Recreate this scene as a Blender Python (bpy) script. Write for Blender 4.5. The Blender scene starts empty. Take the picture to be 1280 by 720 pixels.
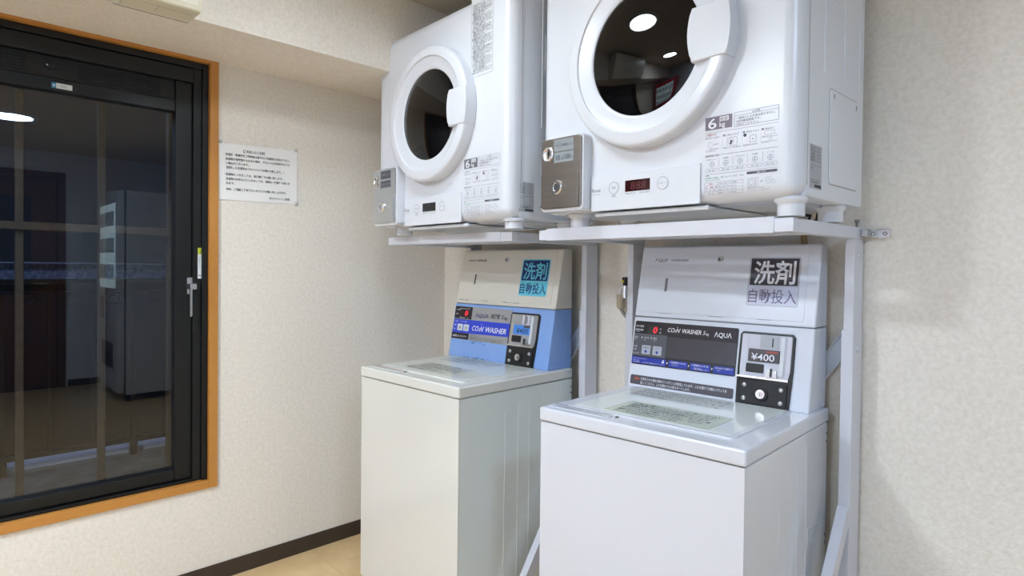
import bpy, bmesh, math, random
from mathutils import Matrix, Vector

# ------------------------------------------------------------------ camera, world, exposure
SC = bpy.context.scene
COL = SC.collection
R = math.radians
random.seed(7)

cam_data = bpy.data.cameras.new('camera')
cam = bpy.data.objects.new('camera', cam_data)
COL.objects.link(cam)
SC.camera = cam
cam_data.sensor_width = 36.0
cam_data.lens = 764.5929 / 1280 * 36.0
cam_data.shift_x = (640 - 639.433) / 1280
cam_data.shift_y = (346.8335 - 360) / 1280
cam_data.clip_start = 0.02
_y, _p, _r = R(46.1211), R(-0.8687), R(0.6342)
_f = Vector((-math.sin(_y) * math.cos(_p), math.cos(_y) * math.cos(_p), math.sin(_p)))
_rt = Vector((math.cos(_y), math.sin(_y), 0))
_up = _rt.cross(_f)
_rt2 = math.cos(_r) * _rt + math.sin(_r) * _up
_up2 = -math.sin(_r) * _rt + math.cos(_r) * _up
cam.matrix_world = Matrix(((_rt2.x, _up2.x, -_f.x, 2.4226), (_rt2.y, _up2.y, -_f.y, -1.9884),
                           (_rt2.z, _up2.z, -_f.z, 1.1936), (0, 0, 0, 1)))

world = bpy.data.worlds.new('night_sky')
SC.world = world
world.use_nodes = True
world.node_tree.nodes['Background'].inputs[0].default_value = (0.10, 0.14, 0.25, 1)
world.node_tree.nodes['Background'].inputs[1].default_value = 0.035

SC.view_settings.view_transform = 'Standard'
SC.view_settings.look = 'None'
SC.view_settings.gamma = 1.0
SC.view_settings.use_curve_mapping = False
SC.view_settings.exposure = 0.56

CEIL = 2.2486                      # ceiling height
WB = -0.1205                       # face of the back wall
# ceiling lamps: x, y, colour, strength
LAMPS = [(1.07, -1.24, (0.82, 0.92, 1.0), 28.0), (3.08, -1.54, (0.48, 0.70, 1.0), 88.0),
         (0.90, -2.60, (0.78, 0.89, 1.0), 165.0), (2.00, -3.40, (0.70, 0.85, 1.0), 165.0)]  # the last lamp is unseen, added to soften shadow edges
_s = bpy.data.lights.new('outdoor_fill', 'POINT')
_s.color = (0.38, 0.54, 1.0); _s.energy = 75; _s.shadow_soft_size = 0.2
_so = bpy.data.objects.new('outdoor_fill', _s); COL.objects.link(_so); _so.location = (-2.9, -3.0, 3.3)  # unseen point lamp, added outside to light the kerb and parapet

# ------------------------------------------------------------------ materials
def lin(c):
    return tuple((v / 12.92 if v <= 0.04045 else ((v + 0.055) / 1.055) ** 2.4) for v in c)
def rgb(r, g, b):
    return lin((r / 255, g / 255, b / 255))

MATS = {}
def mat(name, col=(0.8, 0.8, 0.8), rough=0.5, metal=0.0, spec=0.5, coat=0.0, emit=None, es=0.0):
    m = bpy.data.materials.new(name); m.use_nodes = True
    b = m.node_tree.nodes['Principled BSDF']
    b.inputs['Base Color'].default_value = (*col, 1)
    b.inputs['Roughness'].default_value = rough
    b.inputs['Metallic'].default_value = metal
    b.inputs['Specular IOR Level'].default_value = spec
    b.inputs['Coat Weight'].default_value = coat
    b.inputs['Coat Roughness'].default_value = 0.05
    if emit:
        b.inputs['Emission Color'].default_value = (*emit, 1)
        b.inputs['Emission Strength'].default_value = es
    MATS[name] = m
    return m

def vary(name, scale, lo, hi, stretch=(1, 1, 1), bump=0.0, bscale=None, detail=4.0, bstretch=None, dist=0.002):
    """noise-driven colour variation and fine relief on a material"""
    m = MATS[name]; nt = m.node_tree; n = nt.nodes; l = nt.links
    b = n['Principled BSDF']
    tc = n.new('ShaderNodeTexCoord'); mp = n.new('ShaderNodeMapping')
    mp.inputs['Scale'].default_value = stretch
    l.new(tc.outputs['Object'], mp.inputs['Vector'])
    no = n.new('ShaderNodeTexNoise'); no.inputs['Scale'].default_value = scale
    no.inputs['Detail'].default_value = detail; no.inputs['Roughness'].default_value = 0.6
    l.new(mp.outputs['Vector'], no.inputs['Vector'])
    rp = n.new('ShaderNodeValToRGB')
    rp.color_ramp.elements[0].position = 0.3; rp.color_ramp.elements[0].color = (*lo, 1)
    rp.color_ramp.elements[1].position = 0.7; rp.color_ramp.elements[1].color = (*hi, 1)
    l.new(no.outputs['Fac'], rp.inputs['Fac']); l.new(rp.outputs['Color'], b.inputs['Base Color'])
    if bump:
        mp2 = n.new('ShaderNodeMapping'); mp2.inputs['Scale'].default_value = bstretch or (1, 1, 1)
        l.new(tc.outputs['Object'], mp2.inputs['Vector'])
        n2 = n.new('ShaderNodeTexNoise'); n2.inputs['Scale'].default_value = bscale or scale
        n2.inputs['Detail'].default_value = 6.0; n2.inputs['Roughness'].default_value = 0.65
        l.new(mp2.outputs['Vector'], n2.inputs['Vector'])
        bp = n.new('ShaderNodeBump'); bp.inputs['Strength'].default_value = bump
        bp.inputs['Distance'].default_value = dist
        l.new(n2.outputs['Fac'], bp.inputs['Height']); l.new(bp.outputs['Normal'], b.inputs['Normal'])
    return m

def glass_mat(name, tint, gain):
    m = bpy.data.materials.new(name); m.use_nodes = True
    nt = m.node_tree; n = nt.nodes; l = nt.links
    n.remove(n['Principled BSDF'])
    tr = n.new('ShaderNodeBsdfTransparent'); tr.inputs['Color'].default_value = (*tint, 1)
    gl = n.new('ShaderNodeBsdfGlossy'); gl.inputs['Roughness'].default_value = 0.0
    fr = n.new('ShaderNodeFresnel')
    ge = n.new('ShaderNodeNewGeometry'); ma = n.new('ShaderNodeMath'); ma.operation = 'MULTIPLY_ADD'   # same IOR from both faces of the thin sheet
    ma.inputs[1].default_value = 1 / 1.5 - 1.5; ma.inputs[2].default_value = 1.5
    l.new(ge.outputs['Backfacing'], ma.inputs[0]); l.new(ma.outputs[0], fr.inputs['IOR'])
    mu = n.new('ShaderNodeMath'); mu.operation = 'MULTIPLY'; mu.inputs[1].default_value = gain; mu.use_clamp = True
    mx = n.new('ShaderNodeMixShader')
    l.new(fr.outputs[0], mu.inputs[0]); l.new(mu.outputs[0], mx.inputs[0])
    l.new(tr.outputs[0], mx.inputs[1]); l.new(gl.outputs[0], mx.inputs[2])
    l.new(mx.outputs[0], n['Material Output'].inputs['Surface'])
    MATS[name] = m
    return m

mat('wallpaper', rgb(226, 220, 208), 0.85, spec=0.2)
vary('wallpaper', 85, rgb(232, 224, 212), rgb(246, 239, 230), bump=0.8, bscale=150, dist=0.002, detail=8)
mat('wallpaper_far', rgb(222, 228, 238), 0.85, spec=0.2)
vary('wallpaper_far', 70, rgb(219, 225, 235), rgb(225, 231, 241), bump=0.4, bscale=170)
mat('ceiling_paper', rgb(196, 178, 146), 0.9, spec=0.1)
vary('ceiling_paper', 10, rgb(212, 201, 180), rgb(220, 210, 191), bump=0.2, bscale=120)
mat('floor_vinyl', rgb(205, 188, 158), 0.28, spec=0.5)
vary('floor_vinyl', 7, rgb(206, 172, 122), rgb(228, 197, 150), detail=8)
mat('joint', rgb(120, 108, 90), 0.8)
mat('baseboard_brown', rgb(62, 50, 42), 0.5)
mat('casing_wood', rgb(178, 118, 52), 0.45)
vary('casing_wood', 14, rgb(182, 119, 50), rgb(201, 140, 68), stretch=(1, 0.15, 0.15), bump=0.05, bscale=60)
mat('sash_black', rgb(19, 20, 21), 0.42, spec=0.4)
mat('sash_dark', rgb(13, 13, 14), 0.6)
mat('grille_brown', rgb(84, 66, 44), 0.6)
vary('grille_brown', 60, rgb(30, 23, 15), rgb(54, 42, 28), bump=0.3, bscale=150)
glass_mat('window_glass', (0.93, 0.95, 0.97), 1.35)
glass_mat('clear_film', (0.985, 0.985, 0.985), 0.6)
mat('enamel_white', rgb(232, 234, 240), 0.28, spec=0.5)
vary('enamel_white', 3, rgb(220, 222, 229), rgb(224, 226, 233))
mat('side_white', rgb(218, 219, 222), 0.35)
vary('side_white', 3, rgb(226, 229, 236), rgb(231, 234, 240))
mat('plastic_white', rgb(222, 224, 231), 0.22, spec=0.5, coat=0.2)
mat('plastic_shade', rgb(205, 207, 212), 0.35)
mat('panel_white', rgb(223, 225, 232), 0.3)
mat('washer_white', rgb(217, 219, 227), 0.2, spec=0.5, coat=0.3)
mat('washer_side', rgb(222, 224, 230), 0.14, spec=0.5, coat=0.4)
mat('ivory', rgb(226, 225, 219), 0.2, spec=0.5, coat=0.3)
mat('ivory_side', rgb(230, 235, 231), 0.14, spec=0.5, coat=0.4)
mat('ivory_old', rgb(228, 222, 211), 0.35)
vary('ivory_old', 5, rgb(224, 218, 206), rgb(232, 227, 217))
mat('console_blue', rgb(142, 178, 238), 0.3)
vary('console_blue', 6, rgb(138, 174, 236), rgb(147, 183, 241))
mat('console_white', rgb(224, 227, 238), 0.26)
mat('lid_glass', rgb(224, 230, 229), 0.08, spec=0.42)
mat('lid_glass_ivory', rgb(224, 227, 218), 0.08, spec=0.42)
mat('lid_label', rgb(205, 214, 198), 0.2)
mat('rack_white', rgb(226, 226, 234), 0.32)
vary('rack_white', 4, rgb(214, 215, 224), rgb(220, 221, 230))
mat('brace_blue', rgb(208, 215, 226), 0.35)
mat('door_glass', rgb(9, 8, 9), 0.02, spec=0.36)
mat('display_red', rgb(52, 14, 20), 0.12)
mat('display_black', rgb(14, 14, 18), 0.12)
mat('segment_off', rgb(92, 22, 30), 0.4)
mat('segment_red', rgb(60, 6, 10), 0.4, emit=(1.0, 0.025, 0.05), es=0.8)
mat('steel', rgb(150, 143, 137), 0.4, metal=1.0)
vary('steel', 90, rgb(146, 138, 132), rgb(155, 147, 141), stretch=(0.04, 1, 1), bump=0.01, bscale=200)  # brown tint puts the room's reflection into the steel colour
mat('steel_light', rgb(196, 198, 200), 0.32, metal=1.0)
vary('steel_light', 90, rgb(206, 208, 210), rgb(214, 216, 218), stretch=(1, 1, 0.04), bump=0.01, bscale=200)
mat('chrome', rgb(236, 237, 240), 0.24, metal=1.0)
mat('screw_metal', rgb(200, 200, 202), 0.3, metal=1.0)
mat('dark_metal', rgb(70, 68, 66), 0.4, metal=0.8)
mat('black_plastic', rgb(24, 24, 27), 0.35)
mat('black_grain', rgb(22, 22, 24), 0.5)
vary('black_grain', 400, rgb(14, 14, 16), rgb(34, 34, 36), bump=0.4, bscale=500)
mat('panel_black', rgb(38, 34, 42), 0.22)
mat('panel_gray', rgb(88, 88, 96), 0.3)
mat('panel_smoke', rgb(66, 62, 70), 0.22)
mat('panel_blue', rgb(28, 54, 168), 0.3)
mat('panel_blue2', rgb(48, 72, 214), 0.3)
mat('panel_silver', rgb(168, 166, 166), 0.35)
mat('warn_gray', rgb(82, 78, 88), 0.35)
mat('ink', rgb(52, 52, 60), 0.6)
mat('ink_soft', rgb(128, 126, 138), 0.6)
mat('ink_label', rgb(98, 94, 108), 0.6)
mat('ink_label_soft', rgb(152, 149, 163), 0.6)
mat('ink_gray', rgb(150, 150, 160), 0.6)
mat('ink_red', rgb(190, 80, 84), 0.6)
mat('ink_green', rgb(120, 170, 150), 0.6)
mat('ink_white', rgb(240, 240, 246), 0.5)
mat('ink_navy', rgb(30, 40, 110), 0.5)
mat('ink_orange', rgb(226, 96, 60), 0.5)
mat('badge_mauve', rgb(118, 106, 122), 0.4)
mat('badge_gray', rgb(112, 116, 122), 0.4)
mat('label_silver', rgb(178, 180, 186), 0.35)
mat('label_steel', rgb(150, 156, 160), 0.35)
mat('sticker_black', rgb(54, 48, 58), 0.35)
mat('sticker_gray', rgb(186, 188, 198), 0.3)
mat('sticker_lilac', rgb(204, 206, 224), 0.3)
mat('lilac_ink', rgb(112, 104, 140), 0.5)
mat('sticker_cyan', rgb(110, 208, 232), 0.35)
mat('sticker_navy', rgb(24, 44, 112), 0.35)
mat('price_blue', rgb(84, 150, 236), 0.3)
mat('price_dark', rgb(76, 70, 76), 0.3)
mat('coin_silver', rgb(214, 212, 222), 0.22, metal=0.0, coat=0.3)
mat('coin_gray', rgb(176, 174, 182), 0.3)
mat('groove', rgb(120, 118, 124), 0.6)
mat('gap_gray', rgb(168, 165, 166), 0.6)
mat('rust', rgb(58, 44, 38), 0.9)
mat('paper_film', rgb(246, 244, 242), 0.3, coat=0.2)
mat('pin_clear', rgb(200, 200, 198), 0.15, spec=0.7)
mat('yellow_green', rgb(196, 208, 40), 0.5)
mat('tag_white', rgb(222, 226, 228), 0.5)
mat('tag_blue', rgb(50, 140, 180), 0.5)
mat('ac_cream', rgb(226, 220, 200), 0.4)
mat('ac_panel', rgb(234, 230, 216), 0.35)
mat('tap_black', rgb(26, 26, 24), 0.4)
mat('tap_yellow', rgb(214, 196, 40), 0.5)
mat('tap_beige', rgb(176, 160, 138), 0.45)
mat('hose_gray', rgb(150, 148, 144), 0.3, metal=0.6)
mat('gas_hose', rgb(166, 140, 96), 0.5)
mat('cable_black', rgb(24, 24, 24), 0.5)
mat('balcony_concrete', rgb(120, 118, 112), 0.85)
vary('balcony_concrete', 6, rgb(104, 102, 96), rgb(134, 132, 126), bump=0.3, bscale=60)
mat('kerb_pale', rgb(206, 212, 224), 0.6)
mat('iron_black', rgb(13, 12, 13), 0.6)
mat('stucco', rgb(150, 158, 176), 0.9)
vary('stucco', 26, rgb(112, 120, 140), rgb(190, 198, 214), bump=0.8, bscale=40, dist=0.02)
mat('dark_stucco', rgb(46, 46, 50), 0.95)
mat('door_brown', rgb(104, 66, 40), 0.5)
mat('dark_blue', rgb(20, 26, 42), 0.5)
mat('vending_white', rgb(196, 200, 208), 0.35)
mat('vending_red', rgb(196, 18, 38), 0.35)
mat('vending_lit', rgb(210, 235, 240), 0.5, emit=(0.70, 0.92, 1.0), es=1.1)
mat('can', rgb(186, 196, 200), 0.4)
mat('lamp_white', rgb(240, 240, 238), 0.5)

# ------------------------------------------------------------------ mesh builder
def plane(ax, off):
    """(u, v, d) -> local: 'front' faces -y, 'right' faces +x, 'top' faces +z, 'left' faces -x"""
    if ax == 'front': return Matrix(((1, 0, 0, 0), (0, 0, -1, off), (0, 1, 0, 0), (0, 0, 0, 1)))
    if ax == 'right': return Matrix(((0, 0, 1, off), (1, 0, 0, 0), (0, 1, 0, 0), (0, 0, 0, 1)))
    if ax == 'top': return Matrix(((1, 0, 0, 0), (0, 1, 0, 0), (0, 0, 1, off), (0, 0, 0, 1)))
    if ax == 'left': return Matrix(((0, 0, -1, off), (-1, 0, 0, 0), (0, 1, 0, 0), (0, 0, 0, 1)))
    if ax == 'bottom': return Matrix(((1, 0, 0, 0), (0, -1, 0, 0), (0, 0, -1, off), (0, 0, 0, 1)))
def slope(y0, z0, y1, z1):
    v = Vector((0, y1 - y0, z1 - z0)).normalized(); n = Vector((1, 0, 0)).cross(v)
    return Matrix(((1, v.x, n.x, 0), (0, v.y, n.y, y0), (0, v.z, n.z, z0), (0, 0, 0, 1)))
IDT = Matrix.Identity(4)
TEXT = {}
def text_mesh(s, shear, bold, res):
    k = (s, shear, bold, res)
    if k not in TEXT:
        c = bpy.data.curves.new('txt', 'FONT'); c.body = s; c.shear = shear; c.offset = bold; c.resolution_u = res
        o = bpy.data.objects.new('txt', c)
        me = o.to_mesh()
        vs = [(v.co.x, v.co.y) for v in me.vertices]; fs = [tuple(p.vertices) for p in me.polygons]
        o.to_mesh_clear(); bpy.data.objects.remove(o); bpy.data.curves.remove(c)
        TEXT[k] = (vs, fs)
    return TEXT[k]

class M:
    def __init__(s, T=None):
        s.v, s.f, s.m, s.names, s.T = [], [], [], [], (T or IDT).copy()
    def mi(s, name):
        if name not in s.names: s.names.append(name)
        return s.names.index(name)
    def add(s, vs, fs, mt):
        o = len(s.v); i = s.mi(mt)
        s.v += [s.T @ Vector(v) for v in vs]
        for f in fs: s.f.append([o + k for k in f]); s.m.append(i)
    def box(s, x0, x1, y0, y1, z0, z1, mt, bev=0.0, seg=2):
        vs = [(x, y, z) for x in (x0, x1) for y in (y0, y1) for z in (z0, z1)]
        fs = [(0, 1, 3, 2), (4, 6, 7, 5), (0, 4, 5, 1), (2, 3, 7, 6), (0, 2, 6, 4), (1, 5, 7, 3)]
        if bev > 0:
            bm = bmesh.new(); q = [bm.verts.new(v) for v in vs]
            for f in fs: bm.faces.new([q[k] for k in f])
            bmesh.ops.bevel(bm, geom=bm.edges[:], offset=bev, segments=seg, affect='EDGES', profile=0.5, clamp_overlap=True)
            bm.verts.index_update()
            vs = [v.co.copy() for v in bm.verts]; fs = [[v.index for v in f.verts] for f in bm.faces]
            bm.free()
        s.add(vs, fs, mt); return s
    def prism(s, pts, d0, d1, mt, bev=0.0, seg=2):
        n = len(pts)
        vs = [(p[0], p[1], d0) for p in pts] + [(p[0], p[1], d1) for p in pts]
        fs = [tuple(range(n))[::-1], tuple(range(n, 2 * n))] + [(i, (i + 1) % n, n + (i + 1) % n, n + i) for i in range(n)]
        if bev > 0:
            bm = bmesh.new(); q = [bm.verts.new(v) for v in vs]
            for f in fs: bm.faces.new([q[k] for k in f])
            bm.edges.ensure_lookup_table()
            hi = max(d0, d1)
            es = [e for e in bm.edges if all(abs(v.co.z - hi) < 1e-7 for v in e.verts)]
            bmesh.ops.bevel(bm, geom=es, offset=bev, segments=seg, affect='EDGES', profile=0.5, clamp_overlap=True)
            bm.verts.index_update()
            vs = [v.co.copy() for v in bm.verts]; fs = [[v.index for v in f.verts] for f in bm.faces]
            bm.free()
        s.add(vs, fs, mt); return s
    def rrect(s, u0, u1, v0, v1, r, n=4):
        out = []
        for cx, cy, a in ((u1 - r, v0 + r, -90), (u1 - r, v1 - r, 0), (u0 + r, v1 - r, 90), (u0 + r, v0 + r, 180)):
            for k in range(n + 1):
                t = R(a + 90 * k / n); out.append((cx + r * math.cos(t), cy + r * math.sin(t)))
        return out
    def plate(s, u0, u1, v0, v1, d0, d1, mt, r=0.0, bev=0.0):
        pts = s.rrect(u0, u1, v0, v1, r) if r > 0 else [(u0, v0), (u1, v0), (u1, v1), (u0, v1)]
        return s.prism(pts, d0, d1, mt, bev)
    def quad(s, u0, u1, v0, v1, d, mt):
        s.add([(u0, v0, d), (u1, v0, d), (u1, v1, d), (u0, v1, d)], [(0, 1, 2, 3)], mt); return s
    def frame(s, u0, u1, v0, v1, t, d, mt):
        for q in ((u0, u1, v0, v0 + t), (u0, u1, v1 - t, v1), (u0, u0 + t, v0 + t, v1 - t), (u1 - t, u1, v0 + t, v1 - t)):
            s.quad(*q, d, mt)
        return s
    def outline(s, pts, t, d, mt):
        n = len(pts); c = Vector((sum(p[0] for p in pts) / n, sum(p[1] for p in pts) / n)); ins = []
        for i in range(n):
            a, b, e = Vector(pts[i - 1][:2]), Vector(pts[i][:2]), Vector(pts[(i + 1) % n][:2])
            q = (e - a).normalized(); ins.append((b.x - q.y * t, b.y + q.x * t))
        vs = [(p[0], p[1], d) for p in pts] + [(p[0], p[1], d) for p in ins]
        s.add(vs, [(i, (i + 1) % n, n + (i + 1) % n, n + i) for i in range(n)], mt); return s
    def ring(s, u, v, r0, r1, d, mt, n=20):
        vs = [(u + r * math.cos(2 * math.pi * k / n), v + r * math.sin(2 * math.pi * k / n), d) for r in (r0, r1) for k in range(n)]
        s.add(vs, [(k, n + k, n + (k + 1) % n, (k + 1) % n) for k in range(n)], mt); return s
    def disc(s, u, v, r, d, mt, n=18):
        s.add([(u + r * math.cos(2 * math.pi * k / n), v + r * math.sin(2 * math.pi * k / n), d) for k in range(n)], [tuple(range(n))], mt); return s
    def lathe(s, u, v, prof, mt, n=32, cap=True):
        """profile of (radius, d) about the plane's normal at (u, v)"""
        vs, fs = [], []
        for r, d in prof:
            for k in range(n):
                a = 2 * math.pi * k / n; vs.append((u + r * math.cos(a), v + r * math.sin(a), d))
        for i in range(len(prof) - 1):
            for k in range(n):
                fs.append((i * n + k, i * n + (k + 1) % n, (i + 1) * n + (k + 1) % n, (i + 1) * n + k))
        if cap:
            fs.append(tuple(range(n))[::-1]); fs.append(tuple(range((len(prof) - 1) * n, len(prof) * n)))
        s.add(vs, fs, mt); return s
    def bar(s, a, b, w, h, mt, upv=(0, 0, 1)):
        """rectangular bar from a to b, w along the cross direction, h along the other"""
        a, b = Vector(a), Vector(b); t = (b - a).normalized(); x = t.cross(Vector(upv)).normalized(); y = x.cross(t).normalized()
        vs = [p + x * (i * w / 2) + y * (j * h / 2) for p in (a, b) for i, j in ((-1, -1), (1, -1), (1, 1), (-1, 1))]
        s.add(vs, [(3, 2, 1, 0), (4, 5, 6, 7), (0, 1, 5, 4), (1, 2, 6, 5), (2, 3, 7, 6), (3, 0, 4, 7)], mt); return s
    def tube(s, pts, r, mt, n=10):
        pts = [Vector(p) for p in pts]; vs, fs = [], []; prev = None
        for i, p in enumerate(pts):
            t = (pts[min(i + 1, len(pts) - 1)] - pts[max(i - 1, 0)]).normalized()
            if prev is None:
                prev = t.orthogonal().normalized()
            x = (prev - t * prev.dot(t)).normalized(); prev = x; y = t.cross(x)
            for k in range(n):
                a = 2 * math.pi * k / n; vs.append(p + x * (r * math.cos(a)) + y * (r * math.sin(a)))
        for i in range(len(pts) - 1):
            for k in range(n):
                fs.append((i * n + k, i * n + (k + 1) % n, (i + 1) * n + (k + 1) % n, (i + 1) * n + k))
        fs.append(tuple(range(n))[::-1]); fs.append(tuple(range((len(pts) - 1) * n, len(pts) * n)))
        s.add(vs, fs, mt); return s
    def text(s, st, u0, v0, h, mt, d=0.0004, w=None, shear=0.0, bold=0.0, align='l', res=2):
        """flat print: baseline v0, letter size h, optionally squeezed to width w"""
        vs, fs = text_mesh(st, shear, bold, res)
        if not vs: return s
        lo = min(p[0] for p in vs); hi = max(p[0] for p in vs)
        k = h; kx = (w / (hi - lo)) if w else k
        wd = (hi - lo) * kx
        off = u0 - (0 if align == 'l' else wd if align == 'r' else wd / 2)
        s.add([(off + (x - lo) * kx, v0 + y * k, d) for x, y in vs], fs, mt); return s

def build(name, m, parent=None, label=None, smooth=True):
    me = bpy.data.meshes.new(name)
    me.from_pydata([tuple(v) for v in m.v], [], m.f)
    for nm in m.names: me.materials.append(MATS[nm])
    me.polygons.foreach_set('material_index', m.m)
    bm = bmesh.new(); bm.from_mesh(me); bmesh.ops.recalc_face_normals(bm, faces=bm.faces); bm.to_mesh(me); bm.free()
    if smooth:
        me.polygons.foreach_set('use_smooth', [True] * len(me.polygons)); me.set_sharp_from_angle(angle=R(38))
    me.update()
    o = bpy.data.objects.new(name, me); COL.objects.link(o)
    if smooth and len(me.polygons) < 4000:                # flat faces stay flat beside their rounded edges
        wn = o.modifiers.new('weighted_normals', 'WEIGHTED_NORMAL'); wn.keep_sharp = True; wn.weight = 100
    if parent: o.parent = parent
    if label: o['label'] = label
    if name == 'lettering': o['kind'] = 'stuff'          # fine print, too small to pick apart
    return o
def thing(name, label, cat, loc=(0, 0, 0), rot=0.0, group=None):
    o = bpy.data.objects.new(name, None); COL.objects.link(o); o.empty_display_size = 0.1
    o.location = loc; o.rotation_euler = (0, 0, R(rot)); o['label'] = label; o['category'] = cat
    if group: o['group'] = group
    return o
def struct(name, m, label, cat=None):
    o = build(name, m); o['kind'] = 'structure'; o['label'] = label; o['category'] = cat or name.split('_')[0]
    return o

# ------------------------------------------------------------------ the room
XR, YF = 4.70, -4.30               # right wall, wall behind the camera
OY0, OY1, OZ0, OZ1 = -2.62, -1.2215, 0.388, 1.938     # window opening
m = M(); m.box(-0.02, XR, YF, WB, -0.06, -0.003, 'joint')
floor = struct('floor', m, 'floor of mottled beige vinyl tiles with thin joints')
tm = M(); tm.box(0.0006, 0.4494, 0.0006, 0.4494, -0.003, 0.0, 'floor_vinyl')
t0 = None
xs = [0.45 * k for k in range(11)]; ys = [-0.82 - 0.45 * k for k in range(8)] + [-0.82 + 0.45]
for x in xs:
    for y in ys:
        if t0 is None: t = t0 = build('floor_tile', tm, floor)
        else:
            t = t0.copy(); COL.objects.link(t); t.parent = floor
        x1 = min(x + 0.45, XR); y1 = min(y + 0.45, WB); y0 = max(y, YF)
        t.location = (x, y0, 0); t.scale = ((x1 - x) / 0.45, (y1 - y0) / 0.45, 1)
m = M()
C0, C1, C2, C3 = OY0 - 0.015, OY1 + 0.015, OZ0 - 0.015, OZ1 + 0.015
m.box(-0.16, 0, YF, C0, 0, CEIL, 'wallpaper'); m.box(-0.16, 0, C1, 0.02, 0, CEIL, 'wallpaper')
m.box(-0.16, 0, C0, C1, 0, C2, 'wallpaper'); m.box(-0.16, 0, C0, C1, C3, CEIL, 'wallpaper')
struct('wall_left', m, 'beige papered wall around the black window')
m = M(); m.box(0, XR, WB, WB + 0.12, 0, CEIL, 'wallpaper'); struct('wall_back', m, 'papered wall behind the laundry machines')
DY0, DY1, DZ = -1.92, -1.06, 2.0   # doorway in the right wall
m = M()
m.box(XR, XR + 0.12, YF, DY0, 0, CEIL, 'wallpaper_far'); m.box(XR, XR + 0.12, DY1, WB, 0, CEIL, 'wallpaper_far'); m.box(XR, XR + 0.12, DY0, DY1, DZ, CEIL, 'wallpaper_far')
struct('wall_right', m, 'papered wall opposite the window, with a doorway')
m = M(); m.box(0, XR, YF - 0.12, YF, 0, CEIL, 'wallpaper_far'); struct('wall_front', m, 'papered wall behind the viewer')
m = M(); m.box(-0.02, XR, YF, WB, CEIL, CEIL + 0.08, 'ceiling_paper'); struct('ceiling', m, 'low tan papered ceiling')
m = M(); m.box(0.0005, 0.3794, YF, WB, 1.948, CEIL - 0.0005, 'wallpaper'); struct('trim_5', m, 'boxed-in beam along the top of the window wall', 'beam')
def baseboard(name, x0, x1, y0, y1, label):
    m = M(); m.box(x0, x1, y0, y1, 0.0, 0.0636, 'baseboard_brown', 0.001, 1); struct(name, m, label, 'baseboard')
baseboard('baseboard_left', 0.0, 0.005, YF, WB, 'dark brown skirting strip under the window wall')
baseboard('baseboard_back', 0.006, XR - 0.006, WB - 0.005, WB, 'dark brown skirting strip behind the washers')
baseboard('baseboard_right', XR - 0.005, XR, DY1 + 0.08, WB, 'dark brown skirting strip on the wall opposite the window')
m = M(); m.box(0.004, XR - 0.006, YF, YF + 0.005, 0, 0.0636, 'baseboard_brown'); struct('baseboard_front', m, 'dark brown skirting strip behind the viewer', 'baseboard')
# door in the opposite wall (seen mirrored in the window)
m = M()
m.box(XR - 0.02, XR + 0.1, DY0 - 0.06, DY0, 0, DZ + 0.06, 'door_brown', 0.004); m.box(XR - 0.02, XR + 0.1, DY1, DY1 + 0.06, 0, DZ + 0.06, 'door_brown', 0.004)
m.box(XR - 0.02, XR + 0.1, DY0, DY1, DZ, DZ + 0.06, 'door_brown', 0.004)
d = struct('door_1', m, 'brown framed door opposite the window')
m = M(); m.box(XR + 0.03, XR + 0.07, DY0, DY1, 0.004, DZ, 'door_brown', 0.003); leaf = build('door_leaf', m, d)
m = M(); m.box(XR + 0.024, XR + 0.031, DY0 + 0.14, DY1 - 0.2, 0.9, 1.82, 'dark_blue', 0.002); build('door_pane', m, leaf)
m = M(); m.T = Matrix.Translation((XR + 0.03, DY1 - 0.08, 1.0)); m.tube([(0, 0, 0), (-0.05, 0, 0), (-0.055, -0.01, 0), (-0.055, -0.11, 0)], 0.009, 'chrome'); build('door_handle', m, leaf)

# ------------------------------------------------------------------ window
win = bpy.data.objects.new('window_1', None); COL.objects.link(win); win['kind'] = 'structure'
win['label'] = 'black framed tilt window at night on the beige wall'; win['category'] = 'window'
def casing(name, y0, y1, z0, z1, label):
    m = M(); m.box(-0.075, 0.009, y0, y1, z0, z1, 'casing_wood', 0.0025, 2); struct(name, m, label, 'window casing')
casing('trim_1', OY0 - 0.0285, OY1, OZ1 - 0.0005, 1.9665, 'orange wood casing board along the top of the window')
casing('trim_2', OY1 + 0.0005, -1.1915, 0.36, 1.9665, 'upright orange wood casing board right of the window')
casing('trim_3', OY0 - 0.0285, OY1, 0.36, OZ0, 'orange wood casing board under the window')
casing('trim_4', OY0 - 0.0285, OY0, OZ0, OZ1, 'orange wood casing board at the far left of the window')
YR = OY1 - 0.0005; YL = OY0 + 0.0005; ZB = OZ0 + 0.0005; ZT = OZ1 - 0.0015
m = M()                                                # outer frame, stepped
m.box(-0.09, -0.012, YR - 0.020, YR, ZB, ZT, 'sash_black', 0.002); m.box(-0.09, -0.022, YR - 0.048, YR - 0.021, ZB, ZT, 'sash_black', 0.002)
m.box(-0.09, -0.012, YL, YL + 0.02, ZB, ZT, 'sash_black', 0.002)
m.box(-0.09, -0.012, YL + 0.02, YR - 0.02, ZT - 0.022, ZT, 'sash_black', 0.002); m.box(-0.09, -0.022, YL + 0.02, YR - 0.048, ZT - 0.075, ZT - 0.023, 'sash_black', 0.003)
m.box(-0.09, -0.02, YL + 0.02, YR - 0.048, ZB, ZB + 0.010, 'sash_black', 0.002)
build('window_frame', m, win)
SR = YR - 0.049; GR = -1.326                            # sash right side, glass right side
m = M(); m.box(-0.085, -0.036, GR, SR, ZB + 0.012, 1.862, 'sash_black', 0.003)
m.box(-0.085, -0.036, YL + 0.022, YL + 0.07, ZB + 0.012, 1.862, 'sash_black', 0.003)
m.box(-0.085, -0.040, YL + 0.07, GR, 1.7505, 1.792, 'sash_black', 0.003)
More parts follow.
